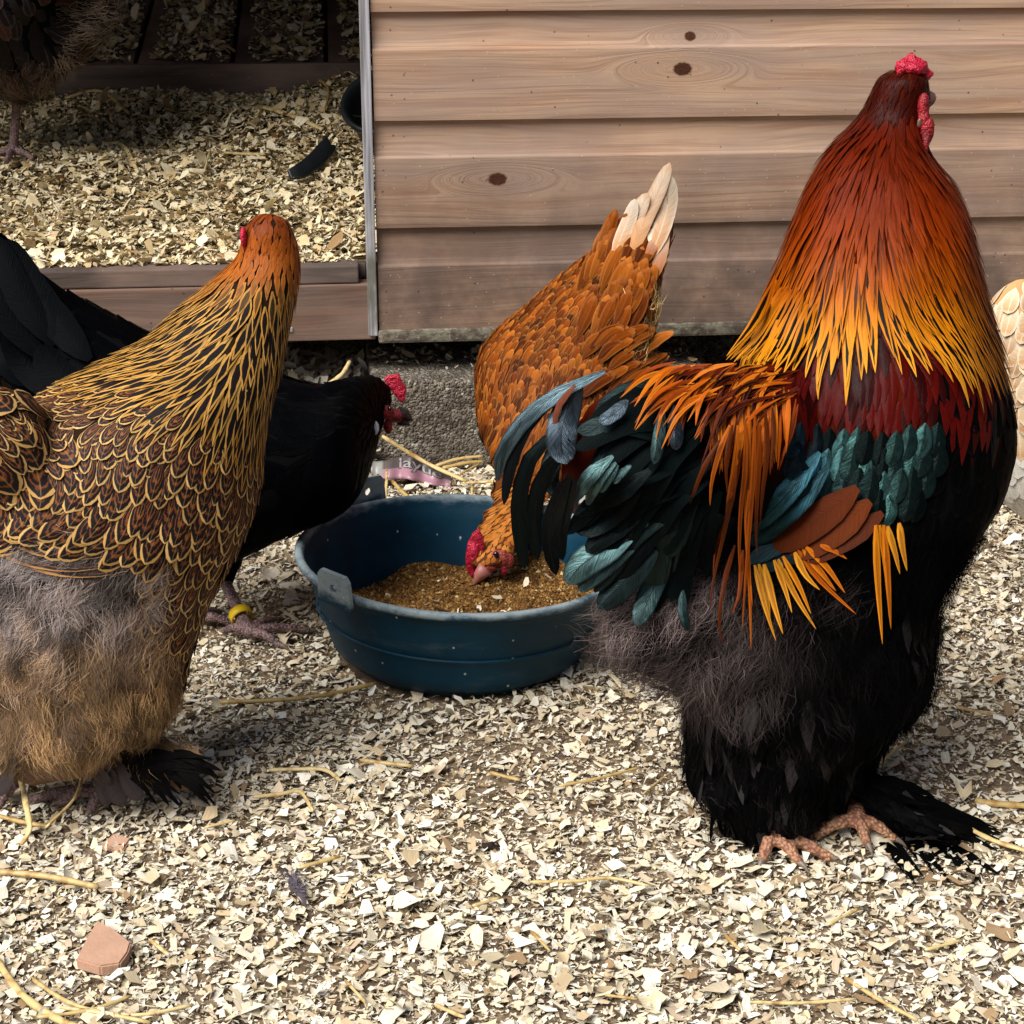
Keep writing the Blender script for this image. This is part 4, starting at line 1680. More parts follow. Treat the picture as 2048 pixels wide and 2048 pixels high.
RG = [(1800, 180, -.3, 1), (1700, 300, -.38, 1), (1620, 450, -.3, 1), (1560, 580, -.45, 1), (1480, 690, -1, 1), (1600, 680, -.3, 1), (1720, 400, -.1, 1), (1720, 560, -.04, 1), (1720, 680, .05, 1), (1820, 500, .2, 1), (1850, 650, .75, 1), (1790, 600, .35, 1), (1890, 560, .5, 1),
      (1940, 500, .3, 1), (1960, 680, .35, 1), (1860, 300, .25, 1), (1600, 800, -.05, 1), (1800, 800, -.1, 1), (1950, 850, -.15, 1), (1700, 950, -.3, 1), (1600, 950, -.55, 1), (1850, 980, -.2, 1),
      (1300, 1250, -.7, .7), (1200, 1270, -.9, .4), (1500, 1300, -.3, 1), (1700, 1350, 0, 1), (1850, 1250, -.1, 1), (1450, 1500, .1, 1), (1600, 1550, -.1, 1), (1750, 1480, .05, 1), (1400, 760, -1, .25), (1300, 820, -1, .3), (1150, 900, -.8, .7),
      (1850, 1650, 1, .6), (1780, 1590, .9, .5), (1950, 1720, 1, .7)]
rooster = Bird('rooster', G(1600, 1690), 'large rooster with red and gold neck hackles, black tail and feathered legs', 'rooster', [loft(neck, mode='h'), loft(tail, mode='v'), loft(rump), loft(rthigh), loft(ffoot)], .006, 8, M_BODYROO, RG, lumps=.010, lumpz=(.25, .18))

HC = [(100, lin((70, 14, 8))), (200, lin((74, 16, 8))), (300, lin((92, 24, 2))), (420, lin((118, 38, 0))), (500, lin((142, 56, 0))), (580, lin((172, 84, 2))), (650, lin((208, 126, 12))), (760, lin((232, 158, 40)))]


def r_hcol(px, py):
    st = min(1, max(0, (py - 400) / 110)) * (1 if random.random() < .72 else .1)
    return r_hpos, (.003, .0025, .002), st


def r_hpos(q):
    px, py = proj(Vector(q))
    dk = min(1, max(0, (px - 1890) / 90))  # shade on the right side of the neck, put into the feather colour
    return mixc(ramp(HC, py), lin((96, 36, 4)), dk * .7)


# contour feathers of shoulder, breast, wing
fe = Feathers()
pts = rooster.samples(.0075, 61, lambda x, y: 590 < y < 806 + 30 * sm(1890, 1960, x) and x > 1540)


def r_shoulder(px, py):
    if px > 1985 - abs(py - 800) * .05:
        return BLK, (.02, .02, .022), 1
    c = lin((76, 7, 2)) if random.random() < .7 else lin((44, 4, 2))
    return c, c, 1


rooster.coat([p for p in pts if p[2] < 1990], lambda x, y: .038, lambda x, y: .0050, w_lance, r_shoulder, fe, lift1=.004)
fe.emit('shoulder_plumage', M_GLOSS, rooster, 'stuff')
fe = Feathers()
pts = rooster.samples(.0125, 62, lambda x, y: (700 < y < 1200 and x > 1860) or (1010 < y < 1250) or (y >= 880 and x > 1860 and y < 1300))
rooster.coat(pts, lambda x, y: .036, lambda x, y: .0085, w_round, lambda x, y: (BLK, (.012, .012, .014), 1), fe, lift1=.003)
fe.emit('breast_plumage', M_BLACK, rooster, 'stuff')

# teal wing bar: each covert its own part
TEAL, TEALB = lin((70, 112, 108)), lin((58, 102, 124))
cov = []
for row, (y0, x0, x1, n_) in enumerate(((862, 1600, 1900, 11), (900, 1580, 1890, 11), (942, 1600, 1880, 10), (984, 1690, 1850, 6))):
    for i in range(n_):
        x = x0 + (x1 - x0) * (i + .5 * (row % 2)) / n_ + random.uniform(-6, 6)
        y = y0 + 26 * math.sin(max(0, min(1, (x - 1560) / 340)) * math.pi) - 14 + random.uniform(-6, 6)
        if row == 3 and x < 1690:
            continue
        cov.append((x, y))
for x, y in cov:
    f1 = Feathers()
    f = min(1, max(0, (x - 1590) / 110))
    c = mixc(TEALB, TEAL, f)
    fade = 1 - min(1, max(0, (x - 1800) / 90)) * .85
    k = random.choice([.05, .12, .3, .7, 1.15]) * fade
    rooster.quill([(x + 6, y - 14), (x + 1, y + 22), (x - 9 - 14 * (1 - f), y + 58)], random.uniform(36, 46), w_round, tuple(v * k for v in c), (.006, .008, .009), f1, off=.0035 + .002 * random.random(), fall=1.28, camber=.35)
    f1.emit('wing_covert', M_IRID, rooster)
# flight feathers of the folded wing
for pts_, w, c in (([(1720, 985), (1640, 1040), (1560, 1085), (1492, 1128)], 46, lin((30, 50, 56))),
                   ([(1730, 1005), (1660, 1062), (1590, 1105), (1520, 1142)], 40, lin((20, 34, 38))),
                   ([(1640, 905), (1595, 965), (1545, 1020), (1498, 1062)], 46, lin((44, 82, 92))),
                   ([(1655, 935), (1605, 995), (1550, 1045), (1496, 1090)], 46, lin((34, 66, 74)))):
    f1 = Feathers()
    rooster.quill(pts_, w, w_sickle, c, (.004, .005, .006), f1, off=.009, fall=1.26, camber=.2)
    f1.emit('flight_feather', M_IRID, rooster)
for pts_, w, c in (([(1715, 975), (1660, 1020), (1600, 1062), (1545, 1095)], 66, lin((88, 36, 8))),
                   ([(1740, 1002), (1690, 1045), (1632, 1082), (1580, 1108)], 64, lin((94, 40, 8))),
                   ([(1765, 1025), (1715, 1062), (1665, 1088), (1606, 1118)], 50, lin((76, 30, 6)))):
    f1 = Feathers()
    rooster.quill(pts_, w, w_sickle, c, tuple(v * .4 for v in c), f1, off=.0115, fall=1.26, camber=.0)
    f1.emit('flight_feather', M_SOFT, rooster)

# neck hackles; the lowest ones that face the viewer are parts of their own
fe = Feathers()
pts = rooster.samples(.0049, 63, lambda x, y: 380 < y < 580 + 22 * sm(1740, 1830, x) - 30 * sm(1900, 1960, x))
nh = 0
for q in sorted(pts, key=lambda a_: a_[3]):
    one = fe
    if q[3] > 535 and nh < 280 and q[1].dot(CAMP - q[0]) > 0:
        one, nh = Feathers(), nh + 1
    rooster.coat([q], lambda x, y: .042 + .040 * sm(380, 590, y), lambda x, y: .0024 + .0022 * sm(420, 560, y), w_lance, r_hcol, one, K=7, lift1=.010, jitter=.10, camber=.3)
    if one is not fe:
        one.emit('hackle_feather', M_HACKLE_R, rooster)
pts = rooster.samples(.0046, 64, lambda x, y: 225 < y <= 390 and not (x > 1834 and y < 296))
rooster.coat(pts, lambda x, y: .026 + .018 * sm(230, 390, y), lambda x, y: .0021, w_lance, r_hcol, fe, K=6, lift1=.006, jitter=.10, camber=.3)
fe.emit('neck_hackle', M_HACKLE_R, rooster, 'stuff')
for i in range(26):
    t = i / 25
    x0, y0 = 1552 + 70 * t + random.uniform(-10, 10), 560 + 50 * t + random.uniform(-14, 14)
    x1, y1 = 1450 + 115 * t + random.uniform(-6, 8), 716 + 28 * t + random.uniform(-12, 6)
    f1 = Feathers()
    rooster.quill([(x0, y0), (x0 + (x1 - x0) * .42, y0 + (y1 - y0) * .55), (x1, y1)], random.uniform(15, 21), w_lance, r_hpos, (.003, .0025, .002), f1, off=.009 + .005 * random.random(), fall=1.31, stripe=random.choice([0, 1, 1]), camber=.3)
    f1.emit('hackle_feather', M_HACKLE_R, rooster)
fe = Feathers()
pts = rooster.samples(.0036, 65, lambda x, y: y <= 232 and not (x > 1836 and y > 186))
rooster.coat(pts, lambda x, y: .014, lambda x, y: .0021, w_lance, lambda x, y: (lin((58, 12, 4)), BLK, 0), fe, K=6, lift1=.002, jitter=.12)
fe.emit('head_plumage', M_HACKLE_R, rooster, 'stuff')
# tail: black covert mass, then named tail feathers
GRY, TL = lin((70, 82, 92)), lin((72, 98, 98))


def rq(pts, w, col, name='tail_feather', mat=None, shape=w_sickle, off=.02, fall=1.19, edge=(.005, .0055, .006), **kw):
    kw.setdefault('notch', .05)
    f1 = Feathers()
    rooster.quill(pts, w, shape, col, edge, f1, off=off, fall=fall, **kw)
    return f1.emit(name, mat or M_IRID, rooster)


random.seed(5)
for i in range(46):
    y0 = random.uniform(770, 1020)
    x0 = random.uniform(1330, 1450)
    an = math.radians(random.uniform(155, 250) if y0 < 900 else random.uniform(195, 262))
    ln = random.uniform(130, 250)
    x1, y1 = x0 + ln * math.cos(an), y0 - ln * math.sin(an) * .95 + 40
    x1, y1 = max(x1, 1060), min(y1, 1190 + .25 * (x1 - 1150))
    y1 = max(y1, 770 + max(0, 1200 - x1) * .45)
    kk = random.choice([.03, .04, .05, .06, .16])
    rq([(x0, y0), ((x0 + x1) / 2 - 8, (y0 + y1) / 2 - 28), (x1, y1)], random.uniform(34, 52), tuple(v * kk for v in TL), mat=M_BLACK if kk < .1 else None, off=random.uniform(.010, .02))
for pts_, w, c in (
        ([(1210, 742), (1110, 788), (1036, 850), (998, 918), (996, 962)], 34, mixc(GRY, TL, .3)),
        ([(1160, 765), (1070, 830), (1030, 900), (1012, 975), (1008, 1010)], 26, tuple(v * .15 for v in GRY)),
        ([(1130, 850), (1062, 910), (1038, 1000), (1040, 1075), (1050, 1138)], 34, tuple(v * .08 for v in TL)),
        ([(1140, 880), (1090, 950), (1068, 1030), (1076, 1120)], 34, tuple(v * .06 for v in TL)),
        ([(1160, 765), (1132, 825), (1122, 880), (1132, 928)], 62, tuple(v * .55 for v in GRY)),
        ([(1130, 872), (1104, 918), (1100, 962), (1114, 992)], 40, mixc(GRY, TL, .5)),
        ([(1255, 800), (1232, 826), (1198, 846)], 30, tuple(v * .7 for v in GRY)),
        ([(1226, 912), (1180, 952), (1146, 1000)], 34, TL), ([(1232, 925), (1196, 960), (1172, 1008)], 32, tuple(v * 1.1 for v in TL)), ([(1236, 930), (1215, 960), (1200, 985)], 22, tuple(v * .8 for v in TL)),
        ([(1262, 930), (1240, 950), (1228, 968)], 16, tuple(v * .9 for v in TL)),
        ([(1270, 1066), (1210, 1098), (1160, 1132), (1134, 1168)], 62, tuple(v * .95 for v in TL)), ([(1282, 1072), (1230, 1112), (1186, 1150), (1158, 1182)], 50, tuple(v * .6 for v in TL)),
        ([(1262, 1040), (1240, 1075), (1216, 1112)], 34, tuple(v * .8 for v in GRY)), ([(1296, 1040), (1284, 1066), (1276, 1086)], 14, TL),
        ([(1312, 1100), (1260, 1150), (1220, 1190), (1196, 1216)], 56, tuple(v * .2 for v in TL)), ([(1340, 1110), (1312, 1165), (1290, 1215), (1272, 1252)], 44, tuple(v * .45 for v in TL)),
        ([(1366, 1180), (1364, 1220), (1376, 1262)], 20, tuple(v * .3 for v in TL)),
        ([(1326, 820), (1316, 870), (1308, 928)], 26, tuple(v * .6 for v in TL)), ([(1350, 810), (1350, 850), (1352, 900)], 34, tuple(v * .7 for v in GRY)),
        ([(1140, 950), (1108, 1015), (1098, 1085), (1112, 1150)], 38, tuple(v * .06 for v in GRY)), ([(1150, 960), (1128, 1020), (1118, 1075), (1126, 1120)], 40, tuple(v * .06 for v in GRY)), ([(1290, 1010), (1240, 1050), (1200, 1078), (1172, 1104)], 46, tuple(v * .05 for v in TL)), ([(1280, 980), (1230, 1020), (1190, 1050), (1150, 1062)], 46, tuple(v * .05 for v in TL)), ([(1330, 1030), (1290, 1080), (1258, 1120), (1236, 1156)], 46, tuple(v * .05 for v in TL)), ([(1300, 940), (1240, 985), (1190, 1005), (1150, 1030)], 44, tuple(v * .05 for v in TL))):
    rq(pts_, w, c, off=.034 if w == 62 and pts_[0][1] < 800 else .026)
f1 = Feathers()
rooster.quill([(1150, 770), (1116, 812), (1110, 860), (1124, 915)], 14, w_long, lin((120, 66, 46)), lin((70, 40, 30)), f1, off=.038, fall=1.186)
f1.emit('tail_feather', M_PLAIN, rooster)

# saddle: short orange hackles over the tail root, then long hanging ones
random.seed(9)
ORG = [lin(c) for c in ((196, 98, 16), (172, 78, 10), (204, 114, 24), (140, 56, 8), (84, 30, 8))]
for i in range(115):
    x0, y0 = random.uniform(1345, 1600), random.uniform(722, 800)
    y0 = max(y0, 722 + (x0 - 1450) * .12)
    ln = random.uniform(60, 115)
    an = math.radians(random.uniform(182, 250))
    dx, dy = math.cos(an) * ln, -math.sin(an) * ln
    c = random.choice(ORG[:4]) if x0 < 1450 else random.choice(ORG[1:] + [ORG[4], ORG[4]])
    rq([(x0, y0), (x0 + dx * .5 - 8, y0 + dy * .42), (x0 + dx - 6, y0 + dy + 18)], random.uniform(7, 12), c, 'saddle_feather', M_HACKLE_R, w_lance, off=random.uniform(.026, .034), fall=1.2, edge=BLK, stripe=random.choice([0, .3, 1]))
for i in range(64):
    x0, y0 = random.uniform(1420, 1600), random.uniform(775, 850)
    ln = random.uniform(85, 150)
    dx = random.uniform(-.38, .08) * ln
    rq([(x0, y0), (x0 + dx * .4, y0 + ln * .5), (x0 + dx, y0 + ln)], random.uniform(7, 12), random.choice(ORG), 'saddle_feather', M_HACKLE_R, w_lance, off=random.uniform(.024, .032), fall=1.22, edge=BLK, stripe=random.choice([0, 0, .6]))
RUST = [lin(c) for c in ((150, 72, 16), (120, 52, 8), (176, 90, 16), (84, 36, 8))]
for a_ in ([(1460, 850), (1440, 900), (1424, 960), (1420, 1012)], [(1440, 880), (1410, 930), (1388, 985), (1376, 1016)], [(1465, 850), (1452, 920), (1455, 990)], [(1490, 840), (1492, 920), (1482, 1010), (1478, 1100), (1482, 1180)],
           [(1500, 840), (1496, 940), (1494, 1060), (1500, 1180), (1502, 1300)], [(1510, 830), (1508, 930), (1500, 1050), (1492, 1150), (1484, 1262)], [(1480, 900), (1462, 1000), (1440, 1100), (1424, 1170), (1420, 1222)],
           [(1474, 930), (1460, 1020), (1432, 1090), (1426, 1150)], [(1520, 850), (1516, 950), (1512, 1050), (1514, 1112)], [(1498, 980), (1494, 1080), (1500, 1150), (1505, 1212)], [(1470, 1090), (1450, 1160), (1438, 1240), (1446, 1290)],
           [(1486, 1100), (1478, 1190), (1462, 1230)], [(1530, 820), (1534, 900), (1524, 990), (1520, 1050)], [(1545, 815), (1548, 870), (1540, 950)], [(1476, 850), (1470, 930), (1456, 1010), (1448, 1060)]):
    rq(a_, random.uniform(8, 13), random.choice(RUST), 'saddle_feather', M_HACKLE_R, w_long, off=random.uniform(.034, .040), fall=1.21, edge=tuple(v * .5 for v in RUST[3]), stripe=.5, camber=.5)
GLD = [lin(c) for c in ((224, 140, 30), (212, 120, 24), (232, 160, 46), (190, 98, 20))]
for a_ in ([(1510, 1130), (1530, 1210), (1552, 1282)], [(1528, 1128), (1546, 1200), (1566, 1268)], [(1518, 1128), (1534, 1190), (1540, 1240)], [(1556, 1118), (1590, 1190), (1632, 1258)], [(1566, 1112), (1598, 1170), (1622, 1228)], [(1548, 1120), (1570, 1180), (1584, 1226)],
           [(1596, 1098), (1640, 1160), (1712, 1228)], [(1606, 1096), (1640, 1140), (1672, 1182)], [(1590, 1104), (1612, 1150), (1640, 1180)], [(1640, 1090), (1670, 1102), (1694, 1118)], [(1612, 1094), (1650, 1130), (1690, 1186)],
           [(1752, 1050), (1756, 1150), (1765, 1288)], [(1768, 1050), (1776, 1140), (1782, 1258)], [(1776, 1052), (1790, 1100), (1800, 1148)], [(1798, 1046), (1804, 1090), (1814, 1142)], [(1760, 1050), (1770, 1120), (1774, 1180)]):
    rq(a_, random.uniform(11, 16), random.choice(GLD), 'saddle_feather', M_HACKLE_R, w_long, off=random.uniform(.012, .018), fall=1.25, edge=lin((110, 50, 12)), stripe=.5, camber=.4)

# fluff of rump, thighs and feathered feet
random.seed(13)


def r_fl(px, py):
    g = sm(1640, 1400, px) * sm(1470, 1330, py) * sm(1090, 1200, py)
    if random.random() < .3 and px < 1720:
        g = max(g, random.uniform(.05, .16))
    return mixc((.0026, .0024, .0026), lin((132, 116, 112)), g * random.uniform(.4, 1))


pts = rooster.samples(.0078, 66, lambda x, y: y > 1060 and not (x > 1740 and y > 1560))
down(rooster, pts, lambda x, y: .036 if y < 1430 else .030, r_fl, 'fluff', 52, 1.0, .7, .00015, .6)
fe = Feathers()
pts = rooster.samples(.009, 67, lambda x, y: y > 1380 or (x > 1780 and y > 1180))
rooster.coat(pts, lambda x, y: .036 if y < 1560 else .048, lambda x, y: .0055, w_lance, lambda x, y: ((BLK if random.random() < .72 else lin((46, 42, 42))), (.005, .0055, .006), 1), fe, lift1=.012, jitter=.22)  # greyer share of feathers: sheen on the black put into their colour
fe.emit('leg_plumage', M_BLACK, rooster, 'stuff')
for i in range(64):
    x0, y0 = random.uniform(1690, 1850), 0
    y0 = 1560 + (x0 - 1690) * .52 + random.uniform(-25, 45)
    an = math.radians(random.uniform(4, 58))
    ln = random.uniform(90, 200)
    x1, y1 = min(x0 + ln * math.cos(an), 2006), min(y0 + ln * math.sin(an), 1782)
    rq([(x0, y0), ((x0 + x1) / 2, (y0 + y1) / 2 - 8), (x1, y1)], random.uniform(14, 26), (.0022, .0023, .0026), 'foot_feather', M_BLACK, w_long, off=random.uniform(.004, .012), fall=1.24, notch=.25)
for i in range(18):
    x0, y0 = random.uniform(1430, 1530), random.uniform(1600, 1640)
    rq([(x0, y0), (x0 + random.uniform(-10, 20), y0 + 30), (x0 + random.uniform(-20, 40), y0 + random.uniform(50, 75))], random.uniform(12, 20), (.0022, .0023, .0026), 'foot_feather', M_BLACK, w_long, off=random.uniform(.004, .010), fall=1.235, notch=.25)

# comb, wattle, face, beak, eye
cb = [ball(1822, 136, 1.40, 26, (1.25, 1.5, .62)), ball(1806, 134, 1.395, 16, (1, 1.3, .9)), ball(1840, 136, 1.40, 17, (1, 1.3, .9)), ball(1826, 122, 1.40, 13), ball(1824, 112, 1.40, 7), ball(1852, 150, 1.40, 12, (1, 1, 1.1)), ball(1863, 148, 1.40, 6), ball(1800, 146, 1.392, 8), ball(1812, 122, 1.40, 9), ball(1842, 124, 1.40, 8)]
V, F = remeshed(cb, .0016, 2)
V = V + np.array([list(mnoise.noise_vector(Vector(v) * 320)) for v in V]) * .0014
rooster.part('comb', (V, F), M_COMB)
rooster.part('face', remeshed([ball(1847, 212, 1.376, 17, (.75, .8, 1.7)), ball(1848, 240, 1.374, 17, (.8, .7, 1.3))], .002, 3), M_FACE)
rooster.part('wattle', remeshed([ball(1855, 262, 1.372, 20, (.72, .5, 1.5)), ball(1860, 250, 1.378, 13, (.8, .5, 1.2)), ball(1851, 292, 1.368, 12, (.7, .5, 1.7))], .002, 3), M_FACE)
rooster.part('ear_lobe', remeshed([ball(1839, 246, 1.362, 8, (.7, .5, 1.5))], .0015, 2), M_BEAK)
c0 = P(1856, 196, 1.405)
rooster.part('beak', tube([tuple(c0 + Vector((-.004, -.01, 0))), tuple(c0 + Vector((.003, .008, -.001))), tuple(c0 + Vector((.006, .022, -.006)))], [.007, .0055, .001], 10), M_BEAK)
rooster.part('eye', ball(1858, 206, 1.384, 4.5), M_EYE)
foot(rooster, G(1545, 1672, .018), P(1555, 1610, 1.232), [G(1524, 1722, .008), G(1664, 1718, .007), G(1600, 1728, .007), G(1500, 1668, .008)], M_LEG, .0074)
foot(rooster, G(1712, 1638, .02), P(1716, 1570, 1.285), [G(1624, 1676, .008), G(1735, 1690, .008), G(1790, 1680, .008)], M_LEG, .0072)

# ------------------------------------------------------------------ gold-laced hen in front on the left
random.seed(21)
hb = [(536, 427, 1.40, 18, 1), (537, 440, 1.40, 40, 1), (536, 466, 1.40, 53, 1), (538, 510, 1.40, 62, 1), (512, 560, 1.395, 88, 1), (470, 620, 1.385, 116, .95), (424, 690, 1.37, 146, .92), (352, 755, 1.355, 205, .85), (290, 815, 1.345, 248, .8), (230, 900, 1.335, 296, .74), (204, 1000, 1.33, 312, .72), (182, 1100, 1.325, 295, .72), (158, 1200, 1.315, 268, .72), (136, 1300, 1.305, 240, .74), (132, 1400, 1.295, 230, .74), (130, 1470, 1.29, 180, .76), (130, 1520, 1.285, 110, .8)]
tl = [(60, 900, 1.28, 90, .9), (-10, 880, 1.27, 105, .8), (-90, 860, 1.265, 90, .7), (-160, 830, 1.265, 50, .6)]
ff = [(250, 1490, 1.28, 60, .6), (320, 1530, 1.27, 52, .5), (390, 1560, 1.265, 36, .4)]
HG = [(530, 500, -.15, 1), (430, 650, -.75, .9), (300, 745, -1, .35), (520, 750, -.25, 1), (560, 640, -.15, 1), (590, 560, -.05, 1), (440, 840, -.42, 1), (350, 800, -.8, .7), (150, 800, -1, .25), (80, 790, -1, .1), (250, 930, -.15, 1), (400, 1000, -.18, 1), (330, 1080, -.35, 1), (150, 1000, -.55, .8), (100, 1090, -1, .25), (180, 1120, -.9, .35),
      (500, 980, -.1, 1), (470, 1150, -.35, 1), (420, 1260, -.4, 1), (150, 1250, -.25, 1), (60, 1300, -.5, 1), (300, 1300, -.1, 1), (200, 1450, .3, 1), (80, 1450, 0, 1), (330, 1450, -.3, .9), (330, 1540, 1, .35), (400, 1560, 1, .3), (20, 860, .9, .55), (60, 920, .5, .9), (-60, 860, .5, .9), (110, 900, .9, .8)]
laced = Bird('laced_hen', G(190, 1560), 'gold and black pencilled hen with fluffy brown underside, at the left front', 'hen', [loft(hb, mode='h'), loft(tl), loft(ff)], .006, 8, M_BODYLAC, HG, lumps=.009, lumpz=(.19, .14))
GOLD, BRN = lin((186, 144, 82)), lin((138, 80, 40))


def h_hcol(px, py):
    y = py
    rust = sm(600, 525, y)
    c = mixc(mixc(lin((196, 144, 62)), lin((214, 172, 98)), random.random() * .6), lin((176, 98, 34)), rust)
    return c, lin((26, 20, 20)), min(1, .15 + (1 - rust) * .9)


in_h = lambda x, y: y < 868 - .10 * (x - 300) * 0 and y < 690 + (x - 60) * .38 and 500 < y and x > 120
fe = Feathers()
pts = laced.samples(.0064, 71, lambda x, y: in_h(x, y) and y > 560)
laced.coat(pts, lambda x, y: .030 + .018 * sm(540, 760, y), lambda x, y: .0033 + .0010 * sm(560, 720, y), w_lance, h_hcol, fe, K=7, lift1=.0055, jitter=.10, camber=.35)
pts = laced.samples(.0046, 72, lambda x, y: in_h(x, y) and y <= 565)
laced.coat(pts, lambda x, y: .020, lambda x, y: .0024, w_lance, h_hcol, fe, K=6, lift1=.003, jitter=.12)
fe.emit('neck_hackle', M_HACKLE_P, laced, 'stuff')
fe = Feathers()
pts = laced.samples(.0030, 73, lambda x, y: y <= 512)
laced.coat(pts, lambda x, y: .012, lambda x, y: .0020, w_lance, lambda x, y: (mixc(lin((168, 88, 30)), lin((128, 60, 24)), sm(470, 440, y)), BLK, 0), fe, K=6, lift1=.0015, jitter=.15)
fe.emit('head_plumage', M_HACKLE_R, laced, 'stuff')

wing = lambda x, y: (not in_h(x, y)) and y > 700 and y < 1078 + 26 * mnoise.noise(Vector((x * .025, 3, 0))) and x < 478 - max(0, y - 1000) * .15
small = lambda x, y: (not in_h(x, y)) and x >= 440 and 820 < y < 1420 or (x > 290 and 1085 <= y < 1420)


def h_pcol(px, py):
    g = mixc(GOLD, lin((206, 170, 112)), random.random() * .7)
    return g, mixc(BRN, lin((112, 62, 34)), random.random()), 1


# back and wing: the feathers that face the viewer are parts of their own
pts = laced.samples(.0080, 74, lambda x, y: wing(x, y))
pts.sort(key=lambda q: q[3])
few = Feathers()
laced.coat(laced.samples(.0085, 79, lambda x, y: wing(x, y) and x < 360 and y < 990), lambda x, y: .022, lambda x, y: .0062, w_round, h_pcol, few, K=6, lift1=.003, jitter=.15, camber=.35)
big = lambda x, y: .024 + .012 * sm(830, 960, y)
bw = lambda x, y: .0046 + .0032 * sm(800, 980, y)
cnt = 0
for q in pts:
    facing = q[1].dot(CAMP - q[0]) > 0 and q[2] > -30
    one = Feathers() if (facing and cnt < 300 and q[3] > 860) else few
    laced.coat([q], big, bw, w_round, h_pcol, one, K=6, lift1=.0055 + .007 * sm(940, 1040, q[3]), jitter=.12, camber=.35, cols=4 if one is not few else 2)
    if one is not few:
        one.emit('wing_feather', M_PENCIL, laced)
        cnt += 1
few.emit('back_plumage', M_PENCIL, laced, 'stuff')
fe = Feathers()
pts = laced.samples(.0098, 75, small)
laced.coat(pts, lambda x, y: .027, lambda x, y: .0066, w_round, h_pcol, fe, K=6, lift1=.0045, jitter=.15, camber=.35)
fe.emit('breast_plumage', M_PENCIL, laced, 'stuff')
# folded flight feathers above the fluff
for a_ in ([(250, 1062), (180, 1076), (100, 1072), (30, 1046)], [(270, 1082), (190, 1100), (100, 1098), (14, 1074)], [(290, 1100), (200, 1120), (110, 1124), (0, 1104)], [(220, 1036), (160, 1048), (100, 1038), (50, 1014)], [(310, 1112), (230, 1132), (150, 1138), (60, 1130)]):
    f1 = Feathers()
    laced.quill(a_, 40, w_sickle, mixc(GOLD, BRN, .5), tuple(v * .8 for v in BRN), f1, off=.0008, fall=1.24, camber=.2)
    f1.emit('flight_feather', M_PENCIL, laced)
# tail cushion
pts = laced.samples(.016, 76, lambda x, y: x < 130 and 770 < y < 1010)
for q in pts:
    if q[1].dot(CAMP - q[0]) > 0 and q[2] > -60 and q[0].y < 1.30:
        f1 = Feathers()
        laced.coat([q], lambda x, y: .036, lambda x, y: .0115, w_round, h_pcol, f1, K=6, lift1=.009, jitter=.3, camber=.4, cols=4)
        f1.emit('tail_feather', M_PENCIL, laced)


def h_fl(px, py):
    t = sm(1180, 1400, py) * .8 + sm(100, 330, px) * .25
    c = mixc(lin((156, 146, 144)), lin((184, 146, 100)), min(1, max(0, t + random.uniform(-.25, .25))))
    if random.random() < .22:
        c = tuple(v * .3 for v in c)
    return c


pts = laced.samples(.0066, 77, lambda x, y: y > 1095 and x < 335 + 30 * mnoise.noise(Vector((x * .02, y * .02, 0))) + 60 * sm(1330, 1420, y) and y < 1535)
down(laced, pts, lambda x, y: .024, h_fl, 'fluff', 60, 1.0, .65, .00014, .7)
random.seed(77)
foots = []
for i in range(44):
    x0, y0 = random.uniform(240, 350), random.uniform(1500, 1545)
    an = math.radians(random.uniform(-2, 62))
    ln = random.uniform(70, 130)
    x1, y1 = x0 + ln * math.cos(an), min(1612, y0 + ln * math.sin(an))
    foots.append([(x0, y0), ((x0 + x1) / 2, (y0 + y1) / 2 - 8), (x1, y1)])
for a_ in (foots):
    f1 = Feathers()
    laced.quill(a_, random.uniform(13, 24), w_long, (.003, .0027, .0027), (.010, .009, .008), f1, off=.008, fall=1.245, notch=.2)
    f1.emit('foot_feather', M_BLACK, laced)
for a_ in ([(215, 1530), (225, 1570), (250, 1610)], [(200, 1535), (205, 1580), (215, 1612)], [(235, 1530), (262, 1575), (282, 1600)], [(30, 1520), (10, 1560), (-10, 1590)]):
    f1 = Feathers()
    laced.quill(a_, 36, w_sickle, lin((66, 58, 58)), lin((44, 38, 38)), f1, off=.01, fall=1.25, notch=.15)
    f1.emit('foot_feather', M_PLAIN, laced)
foot(laced, G(205, 1580, .02), P(205, 1500, 1.29), [G(120, 1606, .008), G(60, 1600, .008), G(180, 1625, .008)], M_LEGPINK, .007)
foot(laced, G(20, 1575, .02), P(40, 1490, 1.30), [G(-50, 1590, .008), G(0, 1612, .008), G(-80, 1570, .008)], M_LEGPINK, .007)
laced.part('face', remeshed([ball(487, 474, 1.385, 13, (.55, 1.0, 1.8)), ball(489, 492, 1.385, 8, (.5, .8, 1.4))], .0016, 2), M_COMB)
laced.part('comb', remeshed([ball(528, 432, 1.415, 8, (1.4, 1.6, .6)), ball(520, 436, 1.41, 6)], .0015, 2), M_COMB)
c0 = P(500, 470, 1.43)
laced.part('beak', tube([tuple(c0), tuple(c0 + Vector((-.008, .014, -.002))), tuple(c0 + Vector((-.014, .024, -.008)))], [.006, .0045, .0008], 9), M_BEAK)
laced.part('eye', ball(484, 462, 1.40, 5), M_EYE)

